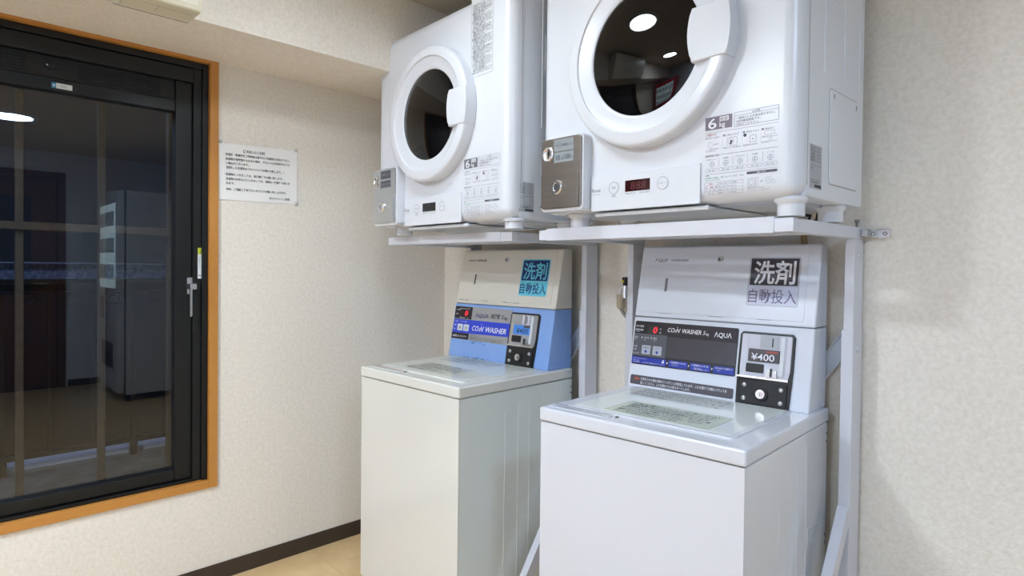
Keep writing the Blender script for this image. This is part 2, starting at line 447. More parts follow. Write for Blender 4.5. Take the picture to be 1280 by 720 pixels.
m.box(-0.085, -0.034, YL + 0.07, GR, ZB + 0.012, 0.4435, 'sash_black', 0.006)
sash = build('sash', m, win)
m = M(); m.box(-0.085, -0.046, YL + 0.07, GR, 1.793, 1.862, 'sash_dark', 0.002)
vent = build('ventilator', m, win)
for y0, y1 in ((-1.99, -1.755), (-1.615, -1.375)):
    m = M()
    for k in range(5): m.box(-0.0465, -0.0425, y0, y1, 1.803 + k * 0.0095, 1.8065 + k * 0.0095, 'sash_black')
    for k in range(14): m.box(-0.0465, -0.0435, y0 + (y1 - y0) * k / 13 - 0.0015, y0 + (y1 - y0) * k / 13 + 0.0015, 1.801, 1.847, 'sash_black')
    g = build('vent_grille', m, vent)
m = M(plane('right', -0.046)); m.plate(-1.705, -1.665, 1.822, 1.842, 0, 0.003, 'sash_black', 0.003); m.lathe(-1.70, 1.832, [(0.003, 0.003), (0.0025, 0.0045)], 'screw_metal', 10); build('vent_catch', m, vent)
m = M(); m.box(-0.068, -0.058, YL + 0.06, GR + 0.006, 0.440, 1.7535, 'window_glass'); build('pane', m, win)
m = M(plane('right', -0.040)); m.plate(-1.689, -1.634, 1.7605, 1.7775, 0, 0.0008, 'tag_white'); m.quad(-1.689, -1.677, 1.7605, 1.7775, 0.0011, 'tag_blue')
m.disc(-1.683, 1.769, 0.0035, 0.0013, 'tag_white', 10); m.text('換気', -1.665, 1.766, 0.008, 'ink_gray', 0.0012); build('sticker', m, sash, 'white sticker with a blue end')
m = M(plane('right', -0.022)); m.plate(-1.2545, -1.2325, 1.142, 1.256, 0, 0.0008, 'tag_white'); m.quad(-1.2545, -1.2325, 1.232, 1.256, 0.0011, 'yellow_green')
m.text('注', -1.2485, 1.2445, 0.010, 'ink', 0.0015); m.text('意', -1.2485, 1.2335, 0.010, 'ink', 0.0015)
for q, stx in enumerate(('窓を開ける時は', '手をはさまぬよう', 'ご注意下さい')):
    for k, ch in enumerate(stx): m.text(ch, -1.2385 - q * 0.0065, 1.2225 - k * 0.0088, 0.0062, 'ink', 0.0012, res=1)
m.text('開閉', -1.2525, 1.150, 0.008, 'ink', 0.0012)
build('sticker', m, win, 'yellow headed caution sticker')
# handle
m = M(plane('right', -0.036)); m.plate(-1.288, -1.269, 1.085, 1.146, 0, 0.006, 'screw_metal', 0.002); h = build('handle_plate', m, sash, 'silver plate')
m = M(); m.box(-0.030, 0.012, -1.290, -1.266, 1.103, 1.124, 'screw_metal', 0.003); m.box(0.002, 0.013, -1.290, -1.281, 1.004, 1.112, 'screw_metal', 0.003); build('handle', m, h, 'silver lever')

# outside: grille bars, balcony floor, railing, kerb, neighbour's parapet
GX = -0.20
g = thing('security_grille', 'brown window bars outside the dark glass', 'grille', (GX, -1.9, 0.42))
def gb(y0, y1, z0, z1, hx=0.012, ox=0.0):
    m = M(Matrix.Translation((-GX, 1.9, -0.42))); m.box(GX - hx + ox, GX + hx + ox, y0, y1, z0, z1, 'grille_brown', 0.002, 1); return m
for y in (-1.757, -1.525, -1.99, -2.22, -2.45): build('bar', gb(y - 0.0115, y + 0.0115, 0.40, 1.80), g)
build('crossbar', gb(-2.6, -1.31, 1.303, 1.331, 0.009, 0.022), g)
build('rail', gb(-2.6, -1.31, 1.79, 1.87, 0.02), g); build('rail', gb(-2.6, -1.31, 0.36, 0.40, 0.02), g)
build('rail', gb(-1.311, -1.285, 0.36, 1.87, 0.02), g); build('rail', gb(-2.62, -2.594, 0.36, 1.87, 0.02), g)
m = M(); m.box(-2.02, -0.165, -4.5, 1.6, -0.12, 0.012, 'balcony_concrete'); o = struct('floor_1', m, 'bare concrete balcony floor outside the window', 'balcony')
m = M(); m.box(-2.26, -2.00, -4.5, 1.6, -0.12, 0.040, 'kerb_pale', 0.002, 1); struct('trim_6', m, 'pale lit kerb along the balcony edge outside', 'kerb')
rl = thing('balcony_railing', 'black wrought iron railing with scrolls outside the window', 'railing', (-1.93, -1.5, 0))
TR = Matrix.Translation((1.93, 1.5, 0))
def rb(x0, x1, y0, y1, z0, z1): 
    m = M(TR); m.box(x0, x1, y0, y1, z0, z1, 'iron_black', 0.002, 1); return m
build('top_rail', rb(-1.955, -1.905, -4.3, 1.4, 1.075, 1.10), rl); build('lower_rail', rb(-1.945, -1.915, -4.3, 1.4, 1.02, 1.032), rl); build('bottom_rail', rb(-1.945, -1.915, -4.3, 1.4, 0.09, 0.12), rl)
yy = -4.2; k = 0; b0 = s0 = None
while yy < 1.35:
    if b0 is None: b0 = o = build('baluster', rb(-1.94, -1.92, yy - 0.01, yy + 0.01, 0.12, 1.02), rl)
    else: o = b0.copy(); COL.objects.link(o); o.parent = rl; o.location = (0, yy + 4.2, 0)
    if k % 3 == 0: 
        p = rb(-1.95, -1.91, yy - 0.02, yy + 0.02, 0.012, 0.09); build('post', p, rl)
    m = M(TR); cy, cz = yy + 0.105, 0.985
    if s0 is None:
        pts = [(-1.93, cy + 0.06 * (1 - 0.0 * a) * math.cos(R(a)) * (1 - a / 760), cz + 0.045 * math.sin(R(a)) * (1 - a / 760)) for a in range(0, 560, 20)]
        m.tube(pts, 0.007, 'iron_black', 6); s0 = build('scroll', m, rl)
    else:
        o = s0.copy(); COL.objects.link(o); o.parent = rl; o.location = (0, yy + 4.2, 0)
    yy += 0.21; k += 1
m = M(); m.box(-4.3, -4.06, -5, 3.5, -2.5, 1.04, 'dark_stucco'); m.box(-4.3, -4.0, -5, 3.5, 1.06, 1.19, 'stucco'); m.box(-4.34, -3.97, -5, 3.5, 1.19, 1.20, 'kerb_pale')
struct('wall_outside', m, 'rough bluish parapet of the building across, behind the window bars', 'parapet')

# ------------------------------------------------------------------ ceiling lamps
LL = ['round ceiling lamp over the passage before the window', 'round ceiling lamp nearest the vending machines, mirrored in the window',
      'round ceiling lamp farther back, along the window wall', 'unseen round ceiling lamp farthest back, added to soften the shadows']
for i, (x, y, c, e) in enumerate(LAMPS):
    mn = 'lamp_glow_%d' % i
    mat(mn, (0.8, 0.8, 0.8), 0.5, emit=c, es=e)
    t = thing('ceiling_lamp', LL[i], 'lamp', (x, y, CEIL), 0, 'round ceiling lamps')
    m = M(plane('bottom', 0)); m.lathe(0, 0, [(0.155, 0.0), (0.155, 0.012), (0.148, 0.02), (0.132, 0.02), (0.132, 0.012)], 'lamp_white', 40, False); build('trim_ring', m, t)
    m = M(plane('bottom', 0)); m.lathe(0, 0, [(0.132, 0.008), (0.128, 0.017), (0.08, 0.022), (0.01, 0.023)], mn, 40); build('diffuser', m, t, 'glowing diffuser')

# ------------------------------------------------------------------ notice on the wall
nt = thing('notice', 'white laminated notice pinned to the wall beside the window', 'notice', (0.0, -1.04, 1.44))
N = Matrix.Translation((0, 1.04, -1.44)) @ plane('right', 0.0)
m = M(N)
W_, Hn = [], []
gy, gz = 12, 8
vs, fs = [], []
def edge(y, t):  # slightly tilted and wavy sheet
    top = 1.653 + (y + 1.19) / 0.304 * 0.010; bot = 1.4405 + (y + 1.19) / 0.304 * 0.0035
    return bot + (top - bot) * t
for i in range(gy + 1):
    for j in range(gz + 1):
        y = -1.1895 + 0.304 * i / gy; z = edge(y, j / gz)
        d = 0.0022 + 0.0012 * math.sin(i * 1.1 + j * 0.35) * math.sin(math.pi * j / gz + 0.3)
        vs.append((y, z, d))
for i in range(gy):
    for j in range(gz): fs.append((i * (gz + 1) + j, (i + 1) * (gz + 1) + j, (i + 1) * (gz + 1) + j + 1, i * (gz + 1) + j + 1))
m.add(vs, fs, 'paper_film'); build('sheet', m, nt)
NT = [('【ご利用上のご注意】', -1.098, 1.624, 0.0115, 0.082),
      ('・洗濯機・乾燥機をご利用後は速やかに洗濯物をお持ち下さい。', -1.170, 1.607, 0.0105, 0.255),
      ('洗濯物が長時間そのままの場合、フロント係が回収させて頂', -1.164, 1.590, 0.0105, 0.249),
      ('く場合がございます。', -1.164, 1.574, 0.0105, 0.086),
      ('（回収した洗濯物はフロントにてお預かり致します。）', -1.162, 1.558, 0.0105, 0.222),
      ('・洗濯物につきましては、自己責任でお願い致します。', -1.170, 1.532, 0.0105, 0.226),
      ('洗濯物の紛失などにつきましては、当館は一切責任を負いか', -1.164, 1.515, 0.0105, 0.249),
      ('ねます。', -1.164, 1.499, 0.0105, 0.032),
      ('何卒、ご理解ご了承下さいますようお願い申し上げます。', -1.164, 1.476, 0.0105, 0.233),
      ('ホテルファイン居場', -1.000, 1.451, 0.0105, 0.082)]
m = M(N @ Matrix.Rotation(R(1.2), 4, 'Z') @ Matrix.Translation((0.0315, 0.0255, 0)))
for s_, u, v, h_, w_ in NT: m.text(s_, u, v, h_, 'ink', 0.0042, w=w_, bold=0.01)
build('printing', m, nt, 'rows of small black Japanese print')
for y, z in ((-1.1845, 1.658), (-0.8915, 1.664), (-0.890, 1.447)):
    m = M(N); m.lathe(y, z, [(0.007, 0.0005), (0.007, 0.003), (0.004, 0.005), (0.005, 0.011), (0.003, 0.012)], 'pin_clear', 14); build('pushpin', m, nt, 'clear pushpin')

# ------------------------------------------------------------------ air conditioner on the beam
ac = thing('air_conditioner', 'cream wall air conditioner above the window', 'air conditioner', (0.3798, -1.80, 1.934))
AO = Matrix.Translation((-0.3798, 1.80, -1.934))
AP = Matrix(((1, 0, 0, 0), (0, 0, 1, 0), (0, 1, 0, 0), (0, 0, 0, 1)))   # (x, z, y)
m = M(AO @ AP); prof = [(0.3798, 1.934), (0.476, 1.932), (0.489, 1.938), (0.535, 2.02), (0.555, 2.10), (0.558, 2.19), (0.54, 2.205), (0.3798, 2.205)]
m.prism(prof, -2.2, -1.40, 'ac_cream'); build('casing', m, ac)
m = M(AO @ AP); m.prism([(0.494, 1.945), (0.540, 2.024), (0.560, 2.10), (0.563, 2.19), (0.555, 2.19), (0.548, 2.10), (0.530, 2.024), (0.488, 1.945)], -2.19, -1.412, 'ac_panel'); build('front_panel', m, ac)
m = M(AO @ plane('bottom', 1.933)); m.quad(0.37, 0.374, 1.402, 1.60, 0.0004, 'ink')                     # outlet slit (u=x, v=-y)
for a, b in (((0.445, 0.4465), (1.412, 1.54)),): m.quad(*a, *b, 0.0005, 'ink_soft')
m.quad(0.40, 0.472, 1.50, 1.5012, 0.0004, 'ink_soft'); build('outlet', m, ac, 'dark outlet slit')
m = M(AO @ plane('bottom', 1.933)); m.plate(0.385, 0.41, 1.585, 1.74, 0, 0.0006, 'ac_panel'); m.frame(0.386, 0.409, 1.586, 1.739, 0.001, 0.0009, 'ink')
m.T = m.T @ Matrix.Translation((0.386, 1.735, 0)) @ Matrix.Rotation(R(-90), 4, 'Z')
for k, st in enumerate(('フィルターの清掃は必ず運転を停止してから行って下さい', '吹出口に指や棒などを入れないで下さい注意', '電源プラグは根元まで確実に差し込んで下さい')): m.text(st, 0.003, 0.004 + 0.0065 * k, 0.006, 'ink', 0.001, w=0.12, res=1)
build('sticker', m, ac, 'caution label in fine print')
m = M(AO @ AP); m.add([(0.508, 1.9665, -1.55), (0.508, 1.9665, -1.44), (0.526, 2.0, -1.44), (0.526, 2.0, -1.55)], [(0, 1, 2, 3)], 'tag_white'); build('sticker', m, ac, 'white label on the front')

# ------------------------------------------------------------------ tumble dryers
def sticker_big(m, u, v, badge, ink, soft, tint):
    """six-kilogram instruction label, 0.179 x 0.189, drawn from its lower left corner"""
    T0 = m.T.copy(); m.T = T0 @ Matrix.Translation((u, v, 0))
    m.quad(0.0, 0.0685, 0.156, 0.187, 0.0010, badge)
    m.text('6', 0.008, 0.1592, 0.034, 'ink_white', 0.0014, w=0.021, bold=0.008, res=4)
    m.quad(0.037, 0.060, 0.1735, 0.1845, 0.0012, 'ink_white'); m.text('乾燥', 0.039, 0.1750, 0.0095, badge, 0.0016, w=0.019)
    m.text('kg', 0.037, 0.1605, 0.0165, 'ink_white', 0.0014, bold=0.01)
    m.frame(0.074, 0.178, 0.1545, 0.188, 0.0008, 0.0010, soft); m.quad(0.074, 0.178, 0.1795, 0.1802, 0.001, soft)
    m.text('△注意', 0.126, 0.1815, 0.0062, ink, 0.001, align='c')
    m.text('一度投入したお金は戻りません。', 0.079, 0.1712, 0.0066, ink, 0.001, w=0.092); m.text('100円硬貨専用です。', 0.079, 0.1636, 0.0066, ink, 0.001, w=0.058); m.text('両替はできません。', 0.079, 0.1568, 0.0060, soft, 0.001, w=0.055)
    m.quad(0.0, 0.178, 0.1488, 0.1494, 0.001, soft)
    m.text('ご使用方法', 0.001, 0.1420, 0.0058, tint, 0.001); m.text('硬貨投入の前に', 0.001, 0.1352, 0.0048, soft, 0.001, w=0.038)
    cols = (0.0, 0.0445, 0.0935, 0.138)
    for c in cols[1:]:
        for q in range(9): m.quad(c - 0.0003, c + 0.0003, 0.108 + q * 0.004, 0.110 + q * 0.004, 0.001, soft)
    for c, st in zip(cols[1:], ('衣類を入れる', '硬貨を入れる', '運転終了')):
        m.disc(c + 0.0045, 0.1385, 0.0028, 0.001, soft, 12); m.text(st, c + 0.009, 0.1362, 0.0052, soft, 0.001, w=0.031 if len(st) > 4 else 0.022)
    m.ring(0.013, 0.1205, 0.0062, 0.0068, 0.001, soft); m.quad(0.0105, 0.0155, 0.1202, 0.1208, 0.001, soft); m.text('を押す', 0.022, 0.1187, 0.005, soft, 0.001)
    m.text('しても時間があれば', 0.003, 0.1080, 0.0042, soft, 0.001, w=0.032); m.text('続けて運転します', 0.003, 0.1035, 0.0042, soft, 0.001, w=0.024)
    m.outline(m.rrect(0.056, 0.082, 0.112, 0.132, 0.004), 0.0006, 0.001, soft); m.ring(0.066, 0.122, 0.0065, 0.0072, 0.001, soft); m.add([(0.063, 0.116, 0.001), (0.067, 0.116, 0.001), (0.071, 0.123, 0.001), (0.0655, 0.126, 0.001)], [(0, 1, 2, 3)], ink)
    m.text('衣類を入れて扉を閉める', 0.0475, 0.1065, 0.0045, soft, 0.001, w=0.042)
    m.disc(0.1005, 0.1315, 0.0040, 0.001, ink, 14); m.frame(0.112, 0.127, 0.1135, 0.1295, 0.0006, 0.001, soft); m.disc(0.119, 0.1205, 0.0012, 0.001, ink, 8); m.text('乾燥時間を表示', 0.0965, 0.1065, 0.0045, soft, 0.001, w=0.034)
    m.frame(0.146, 0.170, 0.1255, 0.1335, 0.0005, 0.001, soft); m.text('衣類を取り出します', 0.140, 0.1195, 0.0042, soft, 0.001, w=0.036); m.ring(0.160, 0.1150, 0.003, 0.0035, 0.001, soft); m.text('扉を閉めて下さい', 0.140, 0.1075, 0.0042, soft, 0.001, w=0.036)
    m.text('乾燥時間の目安', 0.001, 0.0915, 0.0062, ink, 0.001, w=0.037); m.quad(0.040, 0.178, 0.0942, 0.0949, 0.001, soft)
    for k, st in enumerate(('化繊のシャツ', '肌着類', 'バスタオル', '作業着', 'ジーンズ')):
        c = 0.0185 + k * 0.0355
        m.text(st, c, 0.0835, 0.0045, soft, 0.001, align='c')
        m.ring(c, 0.0735, 0.0058, 0.0066, 0.001, soft); m.quad(c - 0.0045, c + 0.0045, 0.0728, 0.0735, 0.001, soft); m.quad(c - 0.0005, c + 0.0005, 0.068, 0.079, 0.001, soft)
        m.outline(m.rrect(c - 0.0165, c + 0.0165, 0.0555, 0.0635, 0.0035), 0.0005, 0.001, soft); m.text('2枚  30分', c, 0.0573, 0.0047, soft, 0.001, align='c')
        if k: m.quad(c - 0.0180, c - 0.0175, 0.066, 0.088, 0.001, soft)
    m.text('注意', 0.001, 0.0455, 0.0055, ink, 0.001); m.quad(0.015, 0.178, 0.0495, 0.0501, 0.001, soft)
    m.text('乾燥後の衣類は　熱くなっています　火災', 0.001, 0.0388, 0.0046, 'ink_green', 0.001, w=0.098); m.text('次のものは入れないで下さい', 0.001, 0.0335, 0.0046, 'ink_green', 0.001, w=0.04)
    m.frame(0.0, 0.098, 0.0, 0.030, 0.0005, 0.001, soft); m.quad(0.034, 0.0345, 0.0, 0.03, 0.001, soft)
    for k in (1, 2, 3): m.quad(0, 0.098, 0.0075 * k, 0.0075 * k + 0.0004, 0.001, soft)
    for k, (a, b) in enumerate((('綿・麻', '標準コースで自然乾燥'), ('毛　絹　綿麻', '縮みやすいもの'), ('ゴム　樹脂　革', '発火のおそれがあるもの'), ('番号', '油の付いた衣類'))):
        m.text(a, 0.017, 0.0017 + 0.0075 * k, 0.0046, tint if k > 1 else soft, 0.001, align='c'); m.text(b, 0.037, 0.0017 + 0.0075 * k, 0.0044, soft, 0.001, w=0.045)
    m.prism(m.rrect(0.106, 0.177, 0.0405, 0.0462, 0.0026), 0.0006, 0.0010, ink); m.text('運転の方法', 0.140, 0.0415, 0.0042, 'ink_white', 0.0014, align='c')
    m.outline(m.rrect(0.109, 0.127, 0.013, 0.031, 0.003), 0.0006, 0.001, soft); m.ring(0.1175, 0.022, 0.0055, 0.0062, 0.001, soft); m.frame(0.128, 0.133, 0.013, 0.031, 0.0005, 0.001, soft)
    m.quad(0.138, 0.145, 0.0215, 0.0222, 0.001, ink); m.quad(0.1412, 0.1418, 0.0183, 0.0253, 0.001, ink)
    m.ring(0.157, 0.023, 0.0068, 0.0075, 0.001, soft); m.quad(0.1535, 0.1605, 0.0226, 0.0234, 0.001, soft); m.ring(0.1685, 0.0185, 0.0038, 0.0043, 0.001, soft)
    m.text('修理のお問い合わせは', 0.108, 0.0065, 0.0046, soft, 0.001, w=0.040); m.text('こちらのサービス窓口まで', 0.108, 0.0012, 0.0046, soft, 0.001, w=0.052)
    m.T = T0

def rating(m, u0, u1, v0, v1):
    m.plate(u0, u1, v0, v1, 0, 0.0006, 'label_silver', 0.0)
    w, h = u1 - u0, v1 - v0
    for k in range(5):
        m.text(('型式の呼び', '都市ガス用', '定格電圧', '消費電力', '製造年月')[k], u0 + w * 0.06, v1 - h * (0.09 + 0.072 * k), h * 0.055, 'ink', 0.001, w=w * 0.38, res=1)
        m.text(('6.0', '13A', '100V', '50/60', '08.11')[k], u0 + w * 0.56, v1 - h * (0.09 + 0.072 * k), h * 0.055, 'ink', 0.001, w=w * 0.3, res=1)
    m.quad(u0 + w * 0.05, u0 + w * 0.95, v1 - h * 0.475, v1 - h * 0.468, 0.001, 'ink')
    m.text('PSE', u0 + w * 0.08, v1 - h * 0.56, h * 0.06, 'ink', 0.001, w=w * 0.2, res=1)
    m.quad(u0 + w * 0.05, u0 + w * 0.95, v0 + h * 0.20, v0 + h * 0.207, 0.001, 'ink')
    m.text('製造番号', u0 + w * 0.1, v0 + h * 0.13, h * 0.055, 'ink', 0.001, w=w * 0.7, res=1); m.quad(u0 + w * 0.4, u0 + w * 0.95, v0 + h * 0.03, v0 + h * 0.1, 0.001, 'ink')

def dryer(loc, rot, label, foot_h, steel, disp, badge, ink, soft, tint, coin_text, upper_sticker, rate, plate_ink, door_at):
    W, H, D = 0.78, 0.727, 0.412
    t = thing('tumble_dryer', label, 'dryer', loc, rot, 'coin dryers on the racks')
    m = M(); m.box(0.003, W - 0.001, 0.046, D, 0.004, H - 0.002, 'side_white', 0.008, 2)
    for y in (0.139, 0.266, 0.372):
        m.box(W - 0.002, W + 0.0012, y - 0.0022, y + 0.0022, 0.30, H - 0.02, 'side_white', 0.0008, 1)
    body = build('body', m, t)
    m = M(); m.box(0, W, 0.0, 0.09, 0.0, H, 'enamel_white', 0.036, 5); m.box(W - 0.02, W + 0.0004, 0.0475, 0.0495, 0.03, H - 0.03, 'gap_gray'); build('front_panel', m, t)
    F = plane('front', 0.0)
    cx, cz, k = door_at
    m = M(F); m.lathe(cx, cz, [(r * k, d) for r, d in ((0.2410, -0.004), (0.2408, 0.029), (0.2398, 0.0350), (0.2375, 0.0390), (0.2340, 0.0412), (0.2270, 0.0424), (0.2080, 0.0432), (0.2055, 0.0426), (0.2042, 0.0410), (0.2036, 0.0385), (0.2026, 0.0376), (0.1820, 0.0318), (0.1680, 0.0296), (0.1635, 0.0282), (0.1610, 0.0255), (0.1600, 0.008))], 'plastic_white', 80, False)
    door = build('door', m, t)
    m = M(F); m.lathe(cx, cz, [(r * k, d) for r, d in ((0.163, 0.024), (0.150, 0.029), (0.12, 0.0350), (0.085, 0.0400), (0.045, 0.0432), (0.008, 0.0440))], 'door_glass', 64); build('glass', m, door, 'dark smoked glass')
    pts = []
    a0, a1 = math.asin(-0.069 / 0.2425), math.asin(0.056 / 0.2425)
    for q in range(11):
        a = a0 + (a1 - a0) * q / 10; pts.append((cx + 0.2425 * k * math.cos(a), cz + 0.2425 * k * math.sin(a)))
    for q in range(9):
        f = q / 8; pts.append((cx + (0.146 - 0.010 * math.sin(math.pi * f)) * k, cz + (0.056 - 0.125 * f) * k))
    m = M(F); m.prism(pts, 0.004, 0.0462, 'plastic_white', 0.0045, 3); build('handle', m, door)
    # coin box
    m = M(F); m.plate(0.040, 0.2035, 0.004, 0.222, 0, 0.036, 'plastic_white', 0.014, 0.004); cb = build('coin_box', m, t)
    lo = 'brushed steel coin box cover'
    m = M(F); m.plate(0.045, 0.1985, 0.013, 0.218, 0.034, 0.0415, steel, 0.011, 0.0015); build('cover_plate', m, cb, lo)
    m = M(F); m.plate(0.0475, 0.193, 0.015, 0.1175, 0.0405, 0.0455, steel, 0.006, 0.0015); cd = build('cash_door', m, cb, lo)
    m = M(F); m.lathe(0.114, 0.074, [(0.021, 0.045), (0.021, 0.050), (0.018, 0.0535), (0.0125, 0.0535), (0.012, 0.051), (0.0005, 0.051)], 'chrome', 28, False); m.quad(0.1128, 0.1152, 0.069, 0.079, 0.0514, 'black_plastic'); m.ring(0.114, 0.074, 0.0082, 0.0095, 0.0513, 'dark_metal'); build('lock', m, cd, 'chrome lock')
    m = M(F); m.lathe(0.073, 0.174, [(0.0225, 0.041), (0.0215, 0.045), (0.0185, 0.0465), (0.015, 0.043), (0.008, 0.042), (0.0005, 0.042)], 'chrome', 28, False); m.quad(0.0712, 0.0746, 0.163, 0.185, 0.0428, 'dark_metal'); build('coin_slot', m, cb, 'chrome coin slot')
    m = M(F); m.plate(0.098, 0.172, 0.178, 0.2125, 0.041, 0.0428, 'label_steel'); m.plate(0.098, 0.172, 0.146, 0.1755, 0.041, 0.0428, 'label_steel'); m.plate(0.0955, 0.098, 0.145, 0.2135, 0.041, 0.045, 'chrome')
    if coin_text:
        m.ring(0.1165, 0.1955, 0.0075, 0.0083, 0.0432, plate_ink); m.text('100', 0.1165, 0.1932, 0.0065, plate_ink, 0.0432, align='c'); m.add([(0.1075, 0.1955, 0.0432), (0.1035, 0.1985, 0.0432), (0.1035, 0.1925, 0.0432)], [(0, 1, 2)], plate_ink)
        m.text('硬貨投入口', 0.128, 0.1920, 0.0085, plate_ink, 0.0432, w=0.040)
        m.text('10', 0.105, 0.1535, 0.019, plate_ink, 0.0432, bold=0.01); m.text('分', 0.124, 0.1535, 0.008, plate_ink, 0.0432); m.text('/100', 0.132, 0.1535, 0.019, plate_ink, 0.0432, bold=0.01, w=0.028); m.text('円', 0.1615, 0.1535, 0.008, plate_ink, 0.0432)
    else:
        for z0, z1 in ((0.181, 0.2095), (0.149, 0.1725)): m.quad(0.101, 0.169, z0, z1, 0.0432, 'warn_gray')
        m.text('硬貨投入口', 0.106, 0.1925, 0.010, 'label_steel', 0.0436, w=0.058); m.text('10分/100円', 0.106, 0.1560, 0.011, 'label_steel', 0.0436, w=0.058)
    build('coin_label', m, cb, 'grey coin label')
    for u, v in ((0.1885, 0.2085), (0.192, 0.0205), (0.0455, 0.0205)):
        m = M(F); m.lathe(u, v, [(0.0028, 0.0425), (0.0026, 0.0435)], 'chrome', 10); build('screw', m, cb)
    # control panel
    m = M(F); m.plate(0.2075, 0.5485, 0.0, 0.0995, 0.0005, 0.0055, 'panel_white', 0.004, 0.0015); cp = build('control_panel', m, t)
    m = M(F); m.plate(0.326, 0.405, 0.0465, 0.0765, 0.005, 0.0060, disp)
    if disp == 'display_red': m.text('888', 0.344, 0.0520, 0.027, 'segment_off', 0.0063, w=0.048, shear=0.1)
    build('display', m, cp, 'dark digit window')
    for u, v, st in ((0.2885, 0.0605, '延長'), (0.444, 0.0595, 'スタート')):
        m = M(F); m.lathe(u, v, [(0.0165, 0.005), (0.0165, 0.0062), (0.0155, 0.0065)], 'panel_white', 24); m.ring(u, v, 0.0157, 0.0167, 0.0069, 'ink_soft', 28); m.text(st, u, v - 0.002, 0.0068, 'ink_soft', 0.0069, align='c'); build('button', m, cp)
    m = M(F); m.text('Rinnai', 0.211, 0.0535, 0.0135, 'ink_soft', 0.0060, w=0.030, bold=0.012); m.text('RDT-60', 0.214, 0.0450, 0.0052, 'ink_gray', 0.0060, w=0.024); m.text('延長', 0.2885, 0.036, 0.0072, 'ink_soft', 0.006, align='c')
    m.text('乾燥残り時間（分）', 0.327, 0.0395, 0.0046, 'ink_soft', 0.006, w=0.034); m.text('お知らせ表示', 0.372, 0.0395, 0.0046, 'ink_soft', 0.006, w=0.032); m.text('入', 0.442, 0.0815, 0.005, 'ink_soft', 0.006); build('printing', m, cp)
    # labels
    m = M(F); sticker_big(m, 0.5585, 0.0185, badge, ink, soft, tint); build('instruction_label', m, t, 'clear instruction label with grey print')
    if upper_sticker:
        m = M(F); m.plate(0.589, 0.697, 0.466, 0.722, 0, 0.0006, 'tag_white'); m.frame(0.590, 0.696, 0.467, 0.721, 0.0008, 0.001, 'ink_soft')
        words = ('ガス漏れに気付いたときは', '火を消して窓を開けて下さい', '引火性のある物を近づけない', '油分の付着した衣類は乾燥不可', '運転中は扉を開けないこと', '換気を必ず行って下さい', '衣類を詰めすぎないで下さい', '乾燥後は速やかに取り出す', '子供だけで使用させない')
        z = 0.714; k = 0
        m.text('警告', 0.643, z - 0.006, 0.009, 'ink_label', 0.001, align='c', bold=0.02); z -= 0.014
        while z > 0.478:
            m.text(words[k % 9], 0.594 + (0.004 if k % 4 else 0), z - 0.004, 0.0066, 'ink_label', 0.001, w=0.094 if k % 5 else 0.062, res=1, bold=0.01); k += 1; z -= 0.0066
            if k % 8 == 0: m.quad(0.590, 0.696, z - 0.0002, z + 0.0004, 0.001, 'ink_soft'); z -= 0.002
        build('warning_label', m, t, 'tall warning label in fine print')
    S = plane('right', W - 0.001)
    m = M(S); rating(m, *rate); build('rating_label', m, t, 'silver rating label')
    m = M(S); m.prism(m.rrect(0.176, 0.362, 0.046, 0.268, 0.008), -0.002, 0.0030, 'side_white', 0.0015, 2); m.outline(m.rrect(0.173, 0.365, 0.043, 0.271, 0.010), 0.0022, 0.0004, 'gap_gray'); sp = build('side_cover', m, body)
    for u in (0.193, 0.343):
        m = M(S); m.lathe(u, 0.252, [(0.007, 0.003), (0.006, 0.0045)], 'side_white', 14); m.quad(u - 0.003, u + 0.001, 0.246, 0.258, 0.0049, 'cable_black'); build('screw', m, sp)
    m = M(S); m.prism(m.rrect(0.15, 0.245, 0.482, 0.60, 0.004), -0.001, 0.0022, 'side_white', 0.001, 1); m.quad(0.228, 0.243, 0.490, 0.59, 0.0026, 'tag_white'); build('vent_cover', m, body)
    # underside and feet
    m = M(); m.box(0.05, W - 0.05, 0.06, D - 0.02, -0.004, 0.006, 'plastic_shade'); build('base_plate', m, t)
    m = M(); m.box(0.205, 0.565, 0.020, 0.33, -0.012, -0.0055, 'plastic_shade', 0.002, 1); m.box(0.208, 0.562, 0.012, 0.022, -0.014, -0.003, 'plastic_white', 0.002, 1); build('lint_tray', m, t)
    for x, y in ((0.116, 0.056), (0.743, 0.056), (0.116, 0.30), (0.741, 0.30)):
        m = M(Matrix.Translation((x, y, 0))); m.lathe(0, 0, [(0.0295, -foot_h), (0.0295, -foot_h + 0.026), (0.031, -foot_h + 0.028), (0.036, -0.005), (0.037, 0.0), (0.033, 0.006)], 'plastic_white', 24); build('foot', m, t)
    return t

D2 = (1.1138, -0.6104); D1 = (0.2873, -0.6839); ZR = 1.3135
dryer((D2[0], D2[1], 1.3565), -0.8919, 'nearer white coin dryer, the larger one in view, above the white washer', 1.3565 - ZR - 0.0047, 'steel', 'display_red', 'badge_mauve', 'ink_label', 'ink_label_soft', 'ink_red', True, False, (0.064, 0.132, 0.025, 0.124), 'ink', (0.392, 0.405, 1.03))
dryer((D1[0], D1[1], 1.3454), -1.0543, 'farther white coin dryer with a tall warning label, above the ivory washer', 1.3454 - ZR - 0.0047, 'steel_light', 'display_black', 'badge_gray', 'ink_label', 'ink_label_soft', 'ink_label_soft', False, True, (0.040, 0.106, 0.025, 0.118), 'ink', (0.386, 0.380, 0.968))

